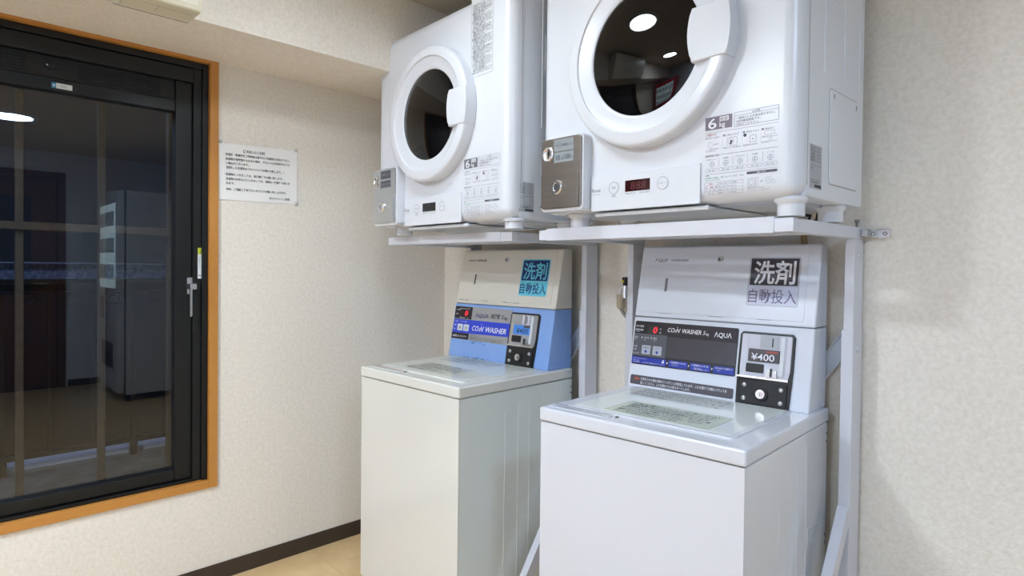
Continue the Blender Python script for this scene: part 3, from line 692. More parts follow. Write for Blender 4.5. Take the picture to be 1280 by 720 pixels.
# ------------------------------------------------------------------ coin washers
def washer(loc, rot, label, white):
    W, D = 0.572, 0.588
    t = thing('coin_washer', label, 'washing machine', loc, rot, 'coin washers under the dryers')
    front, side, top, glass = ('washer_white', 'washer_side', 'washer_white', 'lid_glass') if white else ('ivory', 'ivory_side', 'ivory', 'lid_glass_ivory')
    lower, upper = ('console_white', 'console_white') if white else ('console_blue', 'ivory_old')
    m = M(); m.box(0.004, W - 0.004, 0.004, 0.012, 0.018, 0.7755, front); m.box(0.004, W - 0.004, 0.006, D - 0.012, 0.018, 0.7755, side, 0.006, 3)
    m.box(0.012, W - 0.012, 0.012, D - 0.02, 0.77, 0.7785, 'gap_gray')
    body = build('body', m, t)
    for y, z1 in ((0.212, 0.70), (0.277, 0.715), (0.335, 0.715), (0.402, 0.735)):
        m = M(); m.T = plane('right', W - 0.0045)
        pts = [(y - 0.0035, 0.09), (y + 0.0035, 0.09), (y + 0.0016, z1), (y - 0.0005, z1 + 0.01)]
        m.prism(pts, 0.0, 0.0017, side, 0.0009, 1); build('side_rib', m, body)
    S = plane('right', W - 0.004)
    if white:
        m = M(S); m.prism([(0.417, 0.475), (0.492, 0.478), (0.500, 0.512), (0.417, 0.522)], 0, 0.0012, 'washer_side', 0.0005, 1); m.add([(0.426, 0.482, 0.0016), (0.486, 0.484, 0.0016), (0.492, 0.507, 0.0016), (0.426, 0.516, 0.0016)], [(0, 1, 2, 3)], 'plastic_shade'); build('hand_grip', m, body)
    for z in (0.745, 0.722, 0.462, 0.440):
        m = M(S); m.lathe(D - 0.022, z, [(0.0035, 0.0), (0.003, 0.001)], 'black_plastic', 10); build('screw', m, body, 'dark screw')
    m = M(); m.box(0.02, W - 0.02, 0.02, D - 0.03, 0.010, 0.020, 'plastic_shade', 0.003, 1); build('plinth', m, t)
    for x in (0.06, W - 0.06):
        for y in (0.06, D - 0.07):
            m = M(Matrix.Translation((x, y, 0))); m.lathe(0, 0, [(0.022, 0.0), (0.022, 0.009), (0.016, 0.012)], 'black_plastic', 16); build('foot', m, t)
    m = M(); m.box(0, W, 0, D - 0.016, 0.7778, 0.8148, top, 0.0065, 3); cover = build('top_cover', m, t)
    # lid
    Tp = plane('top', 0.8148)
    m = M(Tp); m.prism(m.rrect(0.045, 0.518, 0.062, 0.436, 0.012), -0.001, 0.0042, top, 0.002, 2); lid = build('lid', m, t)
    m = M(Tp); m.prism(m.rrect(0.060, 0.504, 0.077, 0.430, 0.006), 0.003, 0.0048, glass, 0.0006, 1); build('lid_pane', m, lid, 'glossy pale lid pane')
    d = 0.0051; ln = ('水栓を開けてからご使用ください', '洗剤は自動で投入されますので入れないでください', '衣類の入れすぎは故障の原因となります', 'ポケットの中を確認してください　ライター等', '運転中はふたを開けないでください　ロック', 'コインを入れるとスタートします')
    if white:
        m = M(Tp); m.plate(0.150, 0.447, 0.088, 0.236, d - 0.0004, d, 'lid_label', 0.004); m.outline(m.rrect(0.152, 0.445, 0.090, 0.234, 0.004), 0.001, d + 0.0003, 'groove')
        for k, st in enumerate(ln): m.text(st, 0.168 + 0.003 * (k % 3), 0.205 - 0.021 * k, 0.0155, 'ink', d + 0.0004, w=(0.262, 0.25, 0.235, 0.255, 0.24, 0.18)[k], bold=0.02)
        build('lid_notice', m, lid, 'pale green notice under the lid film')
    else:
        m = M(Tp)
        for k, st in enumerate(ln[:5]): m.text(st, 0.135 + 0.006 * (k % 3), 0.215 - 0.026 * k, 0.018, 'ink', d + 0.0006, w=(0.262, 0.25, 0.235, 0.255, 0.22)[k], bold=0.02)
        build('lid_notice', m, lid, 'worn grey print on the lid')
    m = M(Tp)
    for k in range(8): m.text(ln[(k * 2 + 1) % 6], 0.092, 0.405 - 0.0135 * k, 0.0105, 'ink', d + 0.0006, w=0.275 if k % 3 else 0.22, bold=0.01)
    m.frame(0.088, 0.376, 0.296, 0.419, 0.0008, d + 0.0003, 'ink_gray'); build('lid_caution', m, lid, 'grey caution print on the lid')
    m = M(Tp)
    m.prism(m.rrect(0.006, 0.206, 0.027, 0.058, 0.010), -0.001, 0.0016, top, 0.0005, 1); m.outline(m.rrect(0.006, 0.206, 0.027, 0.058, 0.010), 0.0012, 0.0022, 'ink_gray')
    m.quad(0.012, 0.196, 0.0555, 0.0585, 0.0024, 'ink' if white else 'ink_red'); m.text('ふたは静かに開閉してください', 0.022, 0.037, 0.012, 'ink_soft', 0.0022, w=0.16, res=1)
    m.prism([(0.2165, 0.0445), (0.223, 0.048), (0.2195, 0.0575), (0.2135, 0.0555)], 0, 0.0024, 'black_plastic'); build('lid_grip', m, cover)
    # console
    a, b, c, e, yb = (0.445, 0.8135), (0.449, 0.889), (0.487, 1.0395), (0.535, 1.270), 0.588
    X = Matrix(((0, 0, 1, 0), (1, 0, 0, 0), (0, 1, 0, 0), (0, 0, 0, 1)))          # (y, z, x)
    x0, x1 = (-0.003, 0.5575) if white else (-0.018, 0.552)
    def case(name, prof, mt):
        bm = bmesh.new(); q0 = [bm.verts.new((x0, p[0], p[1])) for p in prof]; q1 = [bm.verts.new((x1, p[0], p[1])) for p in prof]; n = len(prof)
        bm.faces.new(q0[::-1]); bm.faces.new(q1)
        for i in range(n): bm.faces.new((q0[i], q0[(i + 1) % n], q1[(i + 1) % n], q1[i]))
        bmesh.ops.recalc_face_normals(bm, faces=bm.faces)
        bmesh.ops.bevel(bm, geom=[ed for ed in bm.edges if ed.calc_face_angle(0) > R(40)], offset=0.005, segments=3, affect='EDGES', profile=0.5)
        bm.verts.index_update(); m = M(); m.add([v.co.copy() for v in bm.verts], [[v.index for v in f.verts] for f in bm.faces], mt); bm.free()
        return build(name, m, t)
    con = case('console', [a, (c[0] - 0.0005, c[1] - 0.0015), (yb, c[1] - 0.0015), (yb, a[1])], lower)
    m = M(); m.box(x0 + 0.004, x1 - 0.004, c[0] + 0.006, yb - 0.004, c[1] - 0.003, c[1] + 0.003, 'groove'); build('seam', m, con)
    dis = case('detergent_dispenser', [(c[0], c[1] + 0.001), e, (yb, e[1]), (yb, c[1] + 0.001)], upper)
    L = slope(*a, *c); U = slope(*c, *e)
    dl = 0.0010
    # dispenser face
    m = M(U); m.prism(m.rrect(-0.0 if white else -0.012, 0.526, 0.016, 0.2305, 0.006), 0, 0.0016, upper, 0.0006, 1); dd = build('dispenser_door', m, dis)
    if white:
        for u0, u1 in ((0.083, 0.130), (0.2525, 0.298), (0.40, 0.44)): m = M(U); m.plate(u0, u1, 0.0145, 0.0158, 0, 0.0018, 'ink_gray'); build('catch', m, dd)
    su = 0.0997 if white else 0.085
    m = M(U); m.prism(m.rrect(su - 0.0045, su + 0.0045, 0.085, 0.130, 0.004), 0.0010, 0.0020, 'ink_soft' if white else 'warn_gray'); build('sight_slot', m, dd, 'dark upright slot')
    lu = 0.2724 if white else 0.259
    m = M(U); m.lathe(lu, 0.192, [(0.0105, 0.0015), (0.0105, 0.004), (0.0085, 0.0052), (0.0065, 0.0042), (0.0003, 0.0042)], 'screw_metal', 20, False); m.quad(lu - 0.005, lu + 0.001, 0.188, 0.196, 0.0046, 'black_plastic'); build('lock', m, dd, 'small round key lock')
    m = M(U)
    if white: m.text('ΛQUΛ', 0.050, 0.1835, 0.0150, 'ink', 0.0020, w=0.048, bold=0.016); m.text('DISPENSER', 0.109, 0.1850, 0.0105, 'ink', 0.0020, w=0.060, bold=0.005)
    else: m.text('SΛNYO', 0.0245, 0.1845, 0.0125, 'ink', 0.0020, w=0.047, bold=0.02); m.text('DISPENSER', 0.078, 0.1845, 0.0125, 'ink', 0.0020, w=0.062, bold=0.02)
    build('lettering', m, dd)
    m = M(U)
    if white:
        m.prism(m.rrect(0.3640, 0.5080, 0.0545, 0.1975, 0.006), 0.001, 0.0020, 'sticker_gray'); m.quad(0.3690, 0.5030, 0.1150, 0.1935, 0.0023, 'sticker_black'); m.quad(0.3670, 0.5050, 0.0575, 0.1120, 0.0023, 'sticker_lilac')
        m.text('洗剤', 0.3795, 0.1252, 0.072, 'ink_white', 0.0027, w=0.116, bold=0.018, res=3); m.text('自動投入', 0.3690, 0.0665, 0.044, 'lilac_ink', 0.0027, w=0.134, bold=0.006, res=3)
    else:
        m.prism(m.rrect(0.3520, 0.4980, 0.0470, 0.1935, 0.007), 0.001, 0.0020, 'sticker_cyan'); m.prism(m.rrect(0.3570, 0.4930, 0.1080, 0.1890, 0.003), 0.002, 0.0023, 'sticker_navy')
        m.text('洗剤', 0.3640, 0.1190, 0.072, 'sticker_cyan', 0.0027, w=0.122, bold=0.015, res=3); m.text('自動投入', 0.3560, 0.0590, 0.047, 'sticker_navy', 0.0027, w=0.137, bold=0.008, res=3)
    build('detergent_sticker', m, dis, 'dark sticker with large Japanese lettering' if white else 'bright blue sticker with large Japanese lettering')
    # control panel
    m = M(L); q = dl + 0.0014
    if white:
        m.prism(m.rrect(0.0045, 0.3510, 0.0740, 0.2150, 0.005), -0.01, dl + 0.001, 'panel_black', 0.0006, 1); cp = build('control_panel', m, con, 'black control panel')
        m = M(L); m.quad(0.0050, 0.1235, 0.1020, 0.1745, q, 'panel_gray'); m.prism(m.rrect(0.1245, 0.3500, 0.1060, 0.1710, 0.003), dl, q, 'panel_smoke')
        for u0, u1 in ((0.0055, 0.1290), (0.1384, 0.2020), (0.2115, 0.2760), (0.2855, 0.3475)): m.quad(u0, u1, 0.0775, 0.0985, q + 0.0002, 'panel_blue')
        for u in (0.1335, 0.2065, 0.2808): m.add([(u - 0.002, 0.0845, q), (u + 0.003, 0.0885, q), (u - 0.002, 0.0925, q)], [(0, 1, 2)], 'ink_white')
        build('panel_fields', m, cp)
        m = M(L); q2 = q + 0.0006
        m.text('コインウォッシャ', 0.010, 0.0915, 0.0058, 'ink_white', q2, w=0.05); m.text('Coin Laundry', 0.010, 0.0858, 0.0045, 'ink_white', q2); m.text('お洗濯の前に　ふたを閉めて硬貨を入れてください', 0.010, 0.0800, 0.0042, 'ink_white', q2, w=0.112)
        m.quad(0.1145, 0.1225, 0.0865, 0.0915, q2, 'ink_white'); m.disc(0.1195, 0.0940, 0.0025, q2, 'ink_white', 10)
        for u, s1, s2 in ((0.142, '1 洗濯物を入れる', 'Put laundry'), (0.2155, '2 硬貨を入れる', 'Insert coins'), (0.2895, '3 約30分で洗濯終了', 'Finish')): m.text(s1, u, 0.0905, 0.0062, 'ink_white', q2, w=0.054, bold=0.01); m.text(s2, u + 0.008, 0.0840, 0.0045, 'ink_white', q2)
        m.text('運転を開始します', 0.2235, 0.0800, 0.0045, 'ink_white', q2, w=0.046)
        m.text('残り時間', 0.009, 0.1950, 0.0078, 'ink_white', q2, w=0.028); m.text('硬貨枚数', 0.009, 0.1830, 0.0078, 'ink_white', q2, w=0.028); m.text('minutes', 0.012, 0.1785, 0.004, 'ink_white', q2)
        m.text('分', 0.0955, 0.1905, 0.007, 'ink_white', q2); m.text('枚', 0.0955, 0.1790, 0.007, 'ink_white', q2)
        for k, st in enumerate(('洗い', 'すすぎ', '脱水')):
            u = 0.0085 + 0.034 * k; m.text(st, u, 0.1590, 0.0070, 'ink_white', q2); m.text('wash', u, 0.1535, 0.0038, 'ink_white', q2); m.quad(u + 0.018, u + 0.0205, 0.1595, 0.1645, q2, 'black_plastic')
            if k: m.add([(u - 0.009, 0.1585, q2), (u - 0.0045, 0.1620, q2), (u - 0.009, 0.1655, q2)], [(0, 1, 2)], 'ink_white')
        m.text('水量', 0.0085, 0.1300, 0.0060, 'ink_white', q2); m.text('切替', 0.0085, 0.1205, 0.0055, 'ink_white', q2); m.text('ロック中', 0.0085, 0.1080, 0.0055, 'ink_white', q2)
        m.text('CO', 0.1240, 0.1865, 0.0190, 'ink_white', q2, w=0.0240, shear=0.25, bold=0.012); m.text('ıN', 0.1480, 0.1865, 0.0190, 'ink_white', q2, w=0.0200, shear=0.42, bold=0.012)
        m.disc(0.1568, 0.2035, 0.0013, q2, 'ink_white', 8); m.text('WASHER', 0.1740, 0.1865, 0.0190, 'ink_white', q2, w=0.0630, shear=0.25, bold=0.014); m.text('5', 0.2420, 0.1865, 0.0180, 'ink_white', q2, w=0.0085, shear=0.25); m.text('kg', 0.2515, 0.1865, 0.0105, 'ink_white', q2, w=0.0105, shear=0.25)
        m.text('ΛQUΛ', 0.2785, 0.1840, 0.0195, 'ink_white', q2, w=0.0535, bold=0.012); build('lettering', m, cp, 'white lettering')
        m = M(L); m.plate(0.050, 0.0940, 0.1765, 0.2020, dl, q + 0.0004, 'display_black'); m.text('0', 0.0730, 0.1790, 0.0280, 'segment_red', q + 0.0010, w=0.0155, shear=0.15, bold=0.03); build('display', m, cp, 'dark window with a red 0')
        for u in (0.0385, 0.0785):
            m = M(L); m.prism(m.rrect(u, u + 0.0315, 0.1085, 0.1375, 0.0025), dl, q + 0.0012, 'sticker_gray', 0.0005, 1); m.text('スタート' if u > 0.05 else '水量切替', u + 0.0157, 0.1275, 0.0066, 'ink_navy', q + 0.0016, align='c', w=0.021); m.quad(u + 0.012, u + 0.0195, 0.1135, 0.1215, q + 0.0016, 'panel_blue'); build('button', m, cp, 'pale push button')
        m = M(L); m.prism(m.rrect(0.0075, 0.3508, 0.0095, 0.0395, 0.005), -0.01, 0.0014, 'warn_gray', 0.0005, 1)
        m.text('注意', 0.022, 0.0245, 0.0090, 'ink_orange', 0.0019, bold=0.02, w=0.018); m.text('が表示された場合衣類のアンバランスが発生しています。ふたを開けて衣類のバランスを', 0.046, 0.0252, 0.0098, 'ink_white', 0.0019, w=0.286, bold=0.008); m.text('直してください。ふたを閉めてから再スタートします。', 0.046, 0.0132, 0.0098, 'ink_white', 0.0019, w=0.172, bold=0.008); build('warning_strip', m, con, 'grey strip with two lines of white print')
    else:
        m.prism(m.rrect(-0.012, 0.334, 0.0755, 0.2165, 0.002), -0.01, dl + 0.0008, 'panel_silver', 0.0005, 1); cp = build('control_panel', m, con, 'silver and blue control panel')
        m = M(L); m.quad(-0.0095, 0.1000, 0.1625, 0.2155, q, 'panel_black'); m.add([(-0.0100, 0.1020, q), (0.0990, 0.1030, q), (0.3315, 0.1080, q), (0.3335, 0.1615, q), (-0.0065, 0.1600, q)], [(0, 1, 2, 3, 4)], 'panel_blue2'); m.quad(-0.0120, 0.0985, 0.0765, 0.1025, q + 0.0001, 'panel_black'); build('panel_fields', m, cp)
        m = M(L); q2 = q + 0.0006
        m.text('ΛQUΛ', 0.1250, 0.1750, 0.0225, 'ink_navy', q2, w=0.0770, bold=0.008); m.text('洗濯機', 0.2180, 0.1770, 0.0200, 'ink', q2, w=0.0540, bold=0.02); m.text('5', 0.2790, 0.1765, 0.0240, 'ink', q2, w=0.0130, shear=0.25, bold=0.01); m.text('kg', 0.2940, 0.1765, 0.0150, 'ink', q2, w=0.0200, shear=0.25, bold=0.015)
        m.text('CO', 0.1140, 0.1175, 0.0300, 'ink_white', q2, w=0.0400, shear=0.25, bold=0.016); m.text('ıN', 0.1560, 0.1175, 0.0300, 'ink_white', q2, w=0.0300, shear=0.42, bold=0.016); m.disc(0.1695, 0.1465, 0.0020, q2, 'ink_white', 8)
        m.text('WASHER', 0.1960, 0.1175, 0.0300, 'ink_white', q2, w=0.1200, shear=0.25, bold=0.02)
        m.text('△洗い　すすぎ　脱水', 0.002, 0.1480, 0.0075, 'ink_white', q2, w=0.075); m.text('水量', -0.003, 0.1320, 0.0070, 'ink_white', q2); m.text('切替', -0.005, 0.1150, 0.0070, 'ink_white', q2)
        m.text('残り時間', 0.000, 0.1990, 0.0062, 'ink_white', q2); m.text('硬貨', 0.000, 0.1810, 0.0062, 'ink_white', q2); m.text('使用中は点滅します', 0.020, 0.2050, 0.0050, 'ink_white', q2, w=0.065); m.text('運転表示　分', 0.024, 0.1660, 0.0052, 'ink_white', q2, w=0.06)
        m.text('全自動コインランドリー', -0.004, 0.0850, 0.0100, 'ink_white', q2, w=0.092, bold=0.01)
        for k, st in enumerate(('ご使用方法　硬貨を投入してください', '洗剤は自動的に投入されますので入れないでください', '故障の際はフロントまでご連絡ください')): m.text(st, 0.108, 0.0955 - 0.0080 * k, 0.0062, 'ink', q2, w=(0.06, 0.205, 0.20)[k])
        build('lettering', m, cp)
        m = M(L); m.plate(0.0260, 0.0860, 0.1755, 0.2025, dl, q + 0.0004, 'display_red'); m.text('0', 0.0560, 0.1775, 0.0300, 'segment_red', q + 0.0010, w=0.0200, shear=0.15, bold=0.04); build('display', m, cp, 'dark red window with a lit 0')
        for u in (0.0200, 0.0590):
            m = M(L); m.prism(m.rrect(u, u + 0.0335, 0.1120, 0.1405, 0.0025), dl, q + 0.0012, 'tag_white', 0.0005, 1); m.text('大' if u < 0.05 else '小', u + 0.0167, 0.1200, 0.0150, 'ink', q + 0.0016, align='c', bold=0.02); build('button', m, cp, 'pale push button')
        m = M(L); random.seed(3)                                       # worn paint: chips along the edges
        for k in range(46):
            u = random.gauss(0.16, 0.04); v = random.uniform(0.0015, 0.0065) if k < 30 else random.uniform(0.062, 0.074); w = random.uniform(0.002, 0.009); h_ = random.uniform(0.0008, 0.0028)
            m.add([(u, v, 0.0016), (u + w, v - h_ * 0.3, 0.0016), (u + w * 0.9, v + h_, 0.0016), (u + w * 0.2, v + h_ * 0.8, 0.0016)], [(0, 1, 2, 3)], 'rust')
        o = build('paint_chips', m, con, 'dark chipped paint'); o['kind'] = 'stuff'
        m = M(U)
        for u0, u1 in ((0.005, 0.032), (0.038, 0.060), (0.14, 0.185), (0.27, 0.318), (0.33, 0.36)):
            u = u0
            while u < u1: w = random.uniform(0.003, 0.010); v = random.uniform(0.0135, 0.0165); m.quad(u, u + w * 0.8, v, v + random.uniform(0.0008, 0.0028), 0.0019, 'rust'); u += w
        o = build('paint_chips', m, dis, 'dark chipped paint'); o['kind'] = 'stuff'
    # coin mechanism
    O = Matrix.Translation((0 if white else -0.0245, 0, 0)); LC = L @ O
    lip, dark = ('black_plastic', 'black_grain')
    m = M(LC)
    out = [(0.3605, 0.0), (0.5070, 0.0), (0.5115, 0.105), (0.5115, 0.200), (0.5045, 0.2085), (0.3660, 0.2085), (0.3590, 0.200), (0.3590, 0.105)]
    m.prism(out, -0.004, 0.0065, lip, 0.002, 2); cmx = build('coin_mechanism', m, con, 'black framed coin mechanism')
    m = M(LC); m.prism([(0.3665, 0.0825), (0.5000, 0.0825), (0.5045, 0.106), (0.5045, 0.1990), (0.5010, 0.2020), (0.3690, 0.2020), (0.3660, 0.1990), (0.3660, 0.106)], 0.004, 0.0085, 'coin_silver' if white else 'steel_light', 0.001, 1)
    m.plate(0.3600, 0.5020, 0.0765, 0.0825, 0.004, 0.0125, 'chrome', 0.0, 0.001); face = build('coin_face', m, cmx, 'bright coin face')
    m = M(LC); m.prism(m.rrect(0.386, 0.491, 0.088, 0.2000, 0.006), 0.008, 0.0110, 'coin_silver' if white else 'coin_gray', 0.001, 1)
    m.plate(0.420, 0.470, 0.1635, 0.1995, 0.0105, 0.0135, 'label_silver' if white else 'coin_silver', 0.001); m.plate(0.477, 0.488, 0.090, 0.1975, 0.0105, 0.0150, 'tag_white', 0.0, 0.001); m.plate(0.4528, 0.4566, 0.1680, 0.1935, 0.0132, 0.0138, 'black_plastic')
    if not white: m.plate(0.386, 0.430, 0.1640, 0.1995, 0.0105, 0.0140, 'panel_silver'); m.plate(0.445, 0.449, 0.1640, 0.1995, 0.0105, 0.0150, 'dark_metal')
    build('coin_chute', m, face)
    m = M(LC); m.prism(m.rrect(0.3895, 0.4755, 0.1240, 0.1600, 0.002), 0.010, 0.0145, 'price_dark' if white else 'price_blue', 0.0006, 1)
    m.text('¥400', 0.3985 if white else 0.4080, 0.1290, 0.0260, 'ink_white' if white else 'ink', 0.0150, w=0.0640 if white else 0.0600, bold=0.004, res=4)
    if white: m.text('100円硬貨専用', 0.4380, 0.1510, 0.0060, 'ink_orange', 0.0150, w=0.034, bold=0.01)
    else: m.quad(0.444, 0.4755, 0.1500, 0.1600, 0.0150, 'warn_gray')
    build('price_label', m, face, 'price label reading ¥400')
    m = M(LC); m.prism(m.rrect(0.3855, 0.4345, 0.0935, 0.1185, 0.003), 0.0095, 0.0145, 'black_plastic', 0.001, 1); build('return_cup', m, face, 'black coin return')
    m = M(LC); m.prism([(0.4400, 0.0825), (0.4740, 0.0825), (0.4700, 0.1040), (0.4440, 0.1040)], 0.0095, 0.0165, 'screw_metal', 0.002, 2); m.plate(0.4545, 0.4595, 0.0860, 0.1090, 0.015, 0.020, 'dark_metal'); build('reject_lever', m, face, 'chrome lever')
    m = M(LC); m.prism(m.rrect(0.3690, 0.5010, 0.0060, 0.0705, 0.006), 0.004, 0.0105, dark, 0.0015, 2); lp = build('lock_plate', m, cmx, 'black grained lock plate')
    m = M(LC); m.lathe(0.4330, 0.0355, [(0.0195, 0.010), (0.0190, 0.0150), (0.0135, 0.0160), (0.0135, 0.0185)], dark, 24, False); m.lathe(0.4330, 0.0355, [(0.0130, 0.0150), (0.0125, 0.0185), (0.0003, 0.0190)], 'chrome', 24, False); m.quad(0.4322, 0.4338, 0.0300, 0.0400, 0.0193, 'black_plastic'); m.ring(0.4330, 0.0355, 0.0055, 0.0062, 0.0193, 'dark_metal'); build('lock', m, lp, 'chrome key lock')
    for u, v in ((0.3840, 0.0560), (0.4855, 0.0540), (0.3850, 0.0190), (0.4865, 0.0180)):
        m = M(LC); m.lathe(u, v, [(0.0068, 0.0100), (0.0062, 0.0125), (0.0035, 0.0140), (0.0003, 0.0143)], 'screw_metal', 14, False); build('screw', m, lp, 'bright round screw')
    return t

washer((1.2735, -0.7728, 0), 2.9922, 'white coin washer with a black control panel, nearer of the pair', True)
washer((0.3540, -0.7912, 0), 1.7362, 'ivory coin washer with a blue console, farther of the pair', False)

# ------------------------------------------------------------------ steel racks
def rack(loc, rot, label, left_end, left_up, step):
    t = thing('dryer_rack', label, 'rack', loc, rot, 'white steel racks carrying the dryers')
    zt, zb, yf = 1.3135, 1.2824, -0.4577
    mt = 'rack_white'
    for side, xr in (('r', 0.0), ('l', left_up + 0.026)):
        m = M(); m.box(xr - 0.024, xr, -0.0662, -0.0, 1.034, zb - 0.0004, mt, 0.001, 1); up = build('upright', m, t)
        m = M(); m.box(xr - 0.0285, xr + 0.0012, -0.069, -0.0, 0.0, 1.038, mt, 0.001, 1); build('outer_tube', m, up)
        for z, x_ in ((1.235, xr - 0.026), (0.985, xr - 0.030)):
            m = M(plane('left', x_ + 0.002)); m.lathe(0.034, z, [(0.008, 0.0), (0.0075, 0.004), (0.004, 0.005)], 'rack_white', 14); build('bolt', m, up)
            m = M(plane('right', xr)); m.lathe(-0.034, z, [(0.008, 0.0), (0.0075, 0.004), (0.004, 0.005)], 'rack_white', 14); build('bolt', m, up)
        m = M(); x_ = xr - 0.0136; m.bar((x_, -0.062, 0.556), (x_, -0.443, 0.012), 0.026, 0.036, mt, (0, 1, 0)); build('brace_leg', m, t)
        m = M(); m.box(xr - 0.03, xr + 0.003, -0.49, 0.0, 0.0, 0.012, mt, 0.001, 1); build('floor_foot', m, t)
        m = M(); m.box(xr - 0.025, xr, yf + 0.03, -0.0, zb, zt, mt, 0.001, 1); build('side_bar', m, t)
    m = M(); m.box(left_end, 0.0, yf, yf + 0.0295, zb, zt, mt, 0.001, 1); fb = build('front_bar', m, t)
    if step: m = M(); m.box(left_end + 0.034, -0.043, yf - 0.002, yf + 0.031, zb - 0.002, zt + 0.0043, mt, 0.001, 1)
    else: m = M(); m.box(left_end + 0.03, -0.055, yf - 0.002, yf + 0.031, zb + 0.0015, zt + 0.0018, mt, 0.001, 1)
    build('sleeve', m, fb)
    m = M(); m.box(left_up + 0.028, -0.026, -0.20, -0.165, zb + 0.008, zt - 0.001, mt, 0.001, 1); build('cross_bar', m, t)
    m = M(); m.bar((-0.012, -0.004, 1.015), (left_up + 0.03, -0.004, 0.06), 0.004, 0.032, 'brace_blue', (0, 1, 0))
    a, b = Vector((-0.03, -0.004, 1.010)), Vector((left_up + 0.03, -0.004, 0.05)); tt = (b - a).normalized(); nn = Vector((-tt.z, 0, tt.x))
    m = M(); w = 0.019
    for d0, d1, w0, w1 in ((-0.0015, 0.0015, -w, w), (-0.0085, 0.0015, -w - 0.003, -w), (-0.0085, 0.0015, w, w + 0.003)):
        vs = [p + nn * q + Vector((0, d, 0)) for p in (a, b) for q, d in ((w0, d0), (w1, d0), (w1, d1), (w0, d1))]
        m.add(vs, [(3, 2, 1, 0), (4, 5, 6, 7), (0, 1, 5, 4), (1, 2, 6, 5), (2, 3, 7, 6), (3, 0, 4, 7)], 'brace_blue')
    build('diagonal_brace', m, t, 'pale blue-grey channel')
    return t
r2 = rack((1.8829, -0.1381, 0), -0.95, 'white steel rack carrying the nearer dryer over the white washer', -0.791, -0.737, True)
r1 = rack((0.9704, -0.1381, 0), 0.4438, 'white steel rack carrying the farther dryer over the ivory washer', -0.7305, -0.69, False)
# wall bracket of the nearer rack (kept in the rack's own frame)
inv = (Matrix.Translation((1.8829, -0.1381, 0)) @ Matrix.Rotation(R(-0.95), 4, 'Z')).inverted()
m = M(inv)
m.box(1.885, 1.900, -0.165, -0.1555, 1.289, 1.309, 'screw_metal', 0.001, 1); m.box(1.898, 1.901, -0.163, -0.1315, 1.288, 1.309, 'screw_metal', 0.0008, 1)
m.box(1.896, 1.918, -0.1335, -0.1300, 1.2875, 1.3075, 'screw_metal', 0.001, 1); m.box(1.9165, 1.946, -0.1360, -0.1322, 1.2855, 1.3085, 'chrome', 0.001, 1)
wb = build('wall_bracket', m, r2, 'chromed wall bracket')
for x, z, d in ((1.906, 1.297, -0.1335), (1.9345, 1.297, -0.136)):
    m = M(inv @ plane('front', d)); m.lathe(x, z, [(0.0062, 0.0), (0.0055, 0.0022), (0.0046, 0.0030)], 'chrome', 14); m.ring(x, z, 0.0032, 0.0046, 0.0033, 'dark_metal', 14); build('screw', m, wb)
m = M(inv @ Matrix.Translation((1.8745, -0.165, 0))); m.lathe(0, 0, [(0.0035, 1.30), (0.0035, 1.326), (0.0065, 1.328), (0.0065, 1.335)], 'hose_gray', 12); build('bolt', m, wb)

# ------------------------------------------------------------------ small things on the back wall
tp = thing('water_tap', 'beige and chrome washer tap on the wall between the racks', 'tap', (1.099, WB, 1.09))
TO = Matrix.Translation((-1.072, -WB, -1.09))
m = M(TO @ plane('front', WB)); m.lathe(1.084, 1.112, [(0.020, 0.0), (0.019, 0.006), (0.010, 0.008), (0.010, 0.032)], 'chrome', 20); build('flange', m, tp)
m = M(TO); m.tube([(1.084, WB - 0.034, 1.135), (1.084, WB - 0.034, 1.09)], 0.0125, 'chrome', 14); build('valve_body', m, tp)
m = M(TO); m.tube([(1.084, WB - 0.034, 1.135), (1.084, WB - 0.034, 1.152)], 0.009, 'tap_black', 12); m.box(1.076, 1.092, WB - 0.046, WB - 0.022, 1.143, 1.166, 'tap_black', 0.004); hd = build('tap_handle', m, tp)
m = M(TO @ plane('front', WB - 0.046)); m.disc(1.0805, 1.150, 0.005, 0.0005, 'tap_yellow', 12); build('cap', m, hd, 'yellow marker')
m = M(TO); m.tube([(1.079, WB - 0.036, 1.105), (1.076, WB - 0.036, 1.122), (1.070, WB - 0.036, 1.129), (1.0635, WB - 0.036, 1.122), (1.0625, WB - 0.036, 1.10)], 0.0042, 'chrome', 10); build('spout', m, tp)
m = M(TO @ Matrix.Translation((1.0665, WB - 0.036, 0))); m.lathe(0, 0, [(0.015, 1.103), (0.0155, 1.096), (0.0150, 1.092), (0.0150, 1.058), (0.012, 1.052), (0.008, 1.049)], 'tap_beige', 20); build('hose_coupling', m, tp, 'beige hose coupling')
m = M(TO); m.tube([(1.0665, WB - 0.036, 1.050), (1.074, WB - 0.032, 1.036), (1.088, WB - 0.026, 1.018), (1.100, WB - 0.020, 1.000), (1.1035, WB - 0.018, 0.95), (1.1035, WB - 0.018, 0.80), (1.1035, WB - 0.018, 0.62)], 0.0062, 'hose_gray', 12); build('hose', m, tp)
m = M(); m.tube([(1.735, WB - 0.020, 0.95), (1.735, WB - 0.020, 1.20), (1.728, WB - 0.020, 1.28), (1.722, WB - 0.022, 1.33), (1.70, WB - 0.05, 1.352), (1.68, WB - 0.09, 1.356)], 0.0085, 'gas_hose', 12)
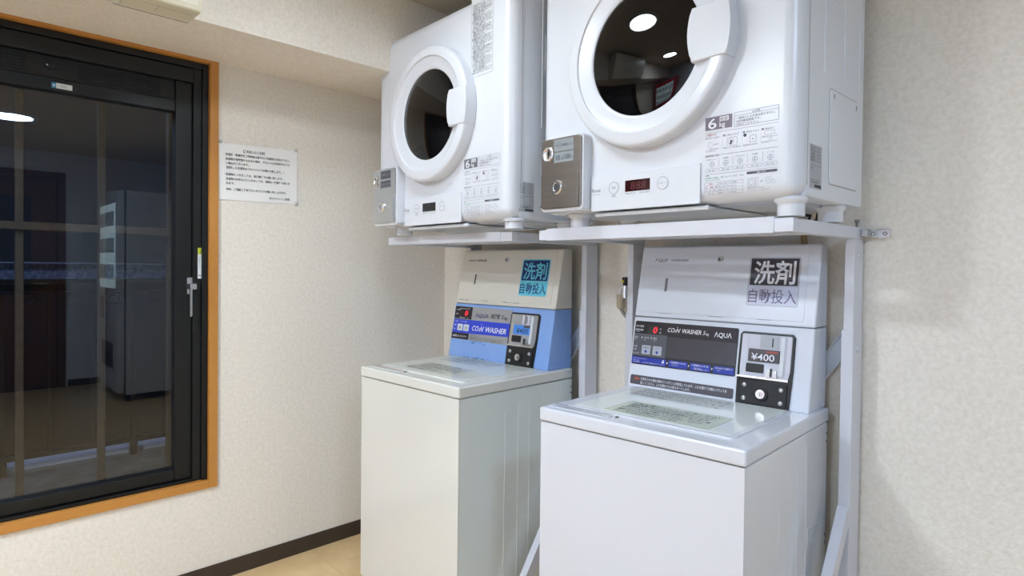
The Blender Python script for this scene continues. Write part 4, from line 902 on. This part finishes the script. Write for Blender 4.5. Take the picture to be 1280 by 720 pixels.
gh = build('gas_hose', m); gh['label'] = 'tan gas hose rising behind the white washer to its dryer'; gh['category'] = 'hose'
m = M(); m.tube([(1.80, -0.24, 1.352), (1.795, -0.235, 1.335), (1.782, -0.23, 1.325), (1.772, -0.23, 1.333), (1.776, -0.228, 1.347), (1.75, -0.22, 1.353)], 0.0045, 'cable_black', 8)
pc = build('power_cord', m); pc['label'] = 'black cord looped under the nearer dryer'; pc['category'] = 'cord'

# ------------------------------------------------------------------ machines elsewhere in the room (seen mirrored in glass)
def vending(loc, rot, label, mt, lit_mat):
    t = thing('vending_machine', label, 'vending machine', loc, rot, 'vending machines in the mirrored part of the room')
    m = M(); m.box(0, 0.72, 0.07, 0.64, 0.06, 1.83, mt, 0.008); build('body', m, t)
    m = M(); m.box(0.0, 0.72, 0.0, 0.062, 0.08, 1.83, mt, 0.012); dr = build('door', m, t)
    m = M(); m.box(0.05, 0.67, -0.003, 0.004, 0.98, 1.72, lit_mat, 0.002, 1); build('display_window', m, dr, 'lit display window')
    for r in range(3):
        for c in range(6):
            m = M(Matrix.Translation((0.11 + 0.1 * c, -0.003, 1.06 + 0.23 * r))); m.box(-0.028, 0.028, -0.012, 0.0, 0, 0.13, 'can', 0.006, 1); build('sample_can', m, dr)
    m = M(); m.box(0.14, 0.58, -0.004, 0.01, 0.28, 0.50, 'black_plastic', 0.004); build('take_out_flap', m, dr)
    m = M(); m.box(0.52, 0.66, -0.006, 0.004, 0.70, 0.90, 'panel_gray', 0.003); build('coin_panel', m, dr)
    for x in (0.05, 0.67):
        for y in (0.1, 0.58):
            m = M(Matrix.Translation((x, y, 0))); m.lathe(0, 0, [(0.025, 0.0), (0.025, 0.055), (0.02, 0.062)], 'black_plastic', 12); build('foot', m, t)
    return t
vending((3.55, -0.80, 0), 0, 'tall pale vending machine against the back wall, mirrored in the window', 'vending_white', 'vending_lit')
vending((0.86, -3.45, 0), 180, 'red vending machine behind the viewer, mirrored in the dryer glass', 'vending_red', 'vending_lit')
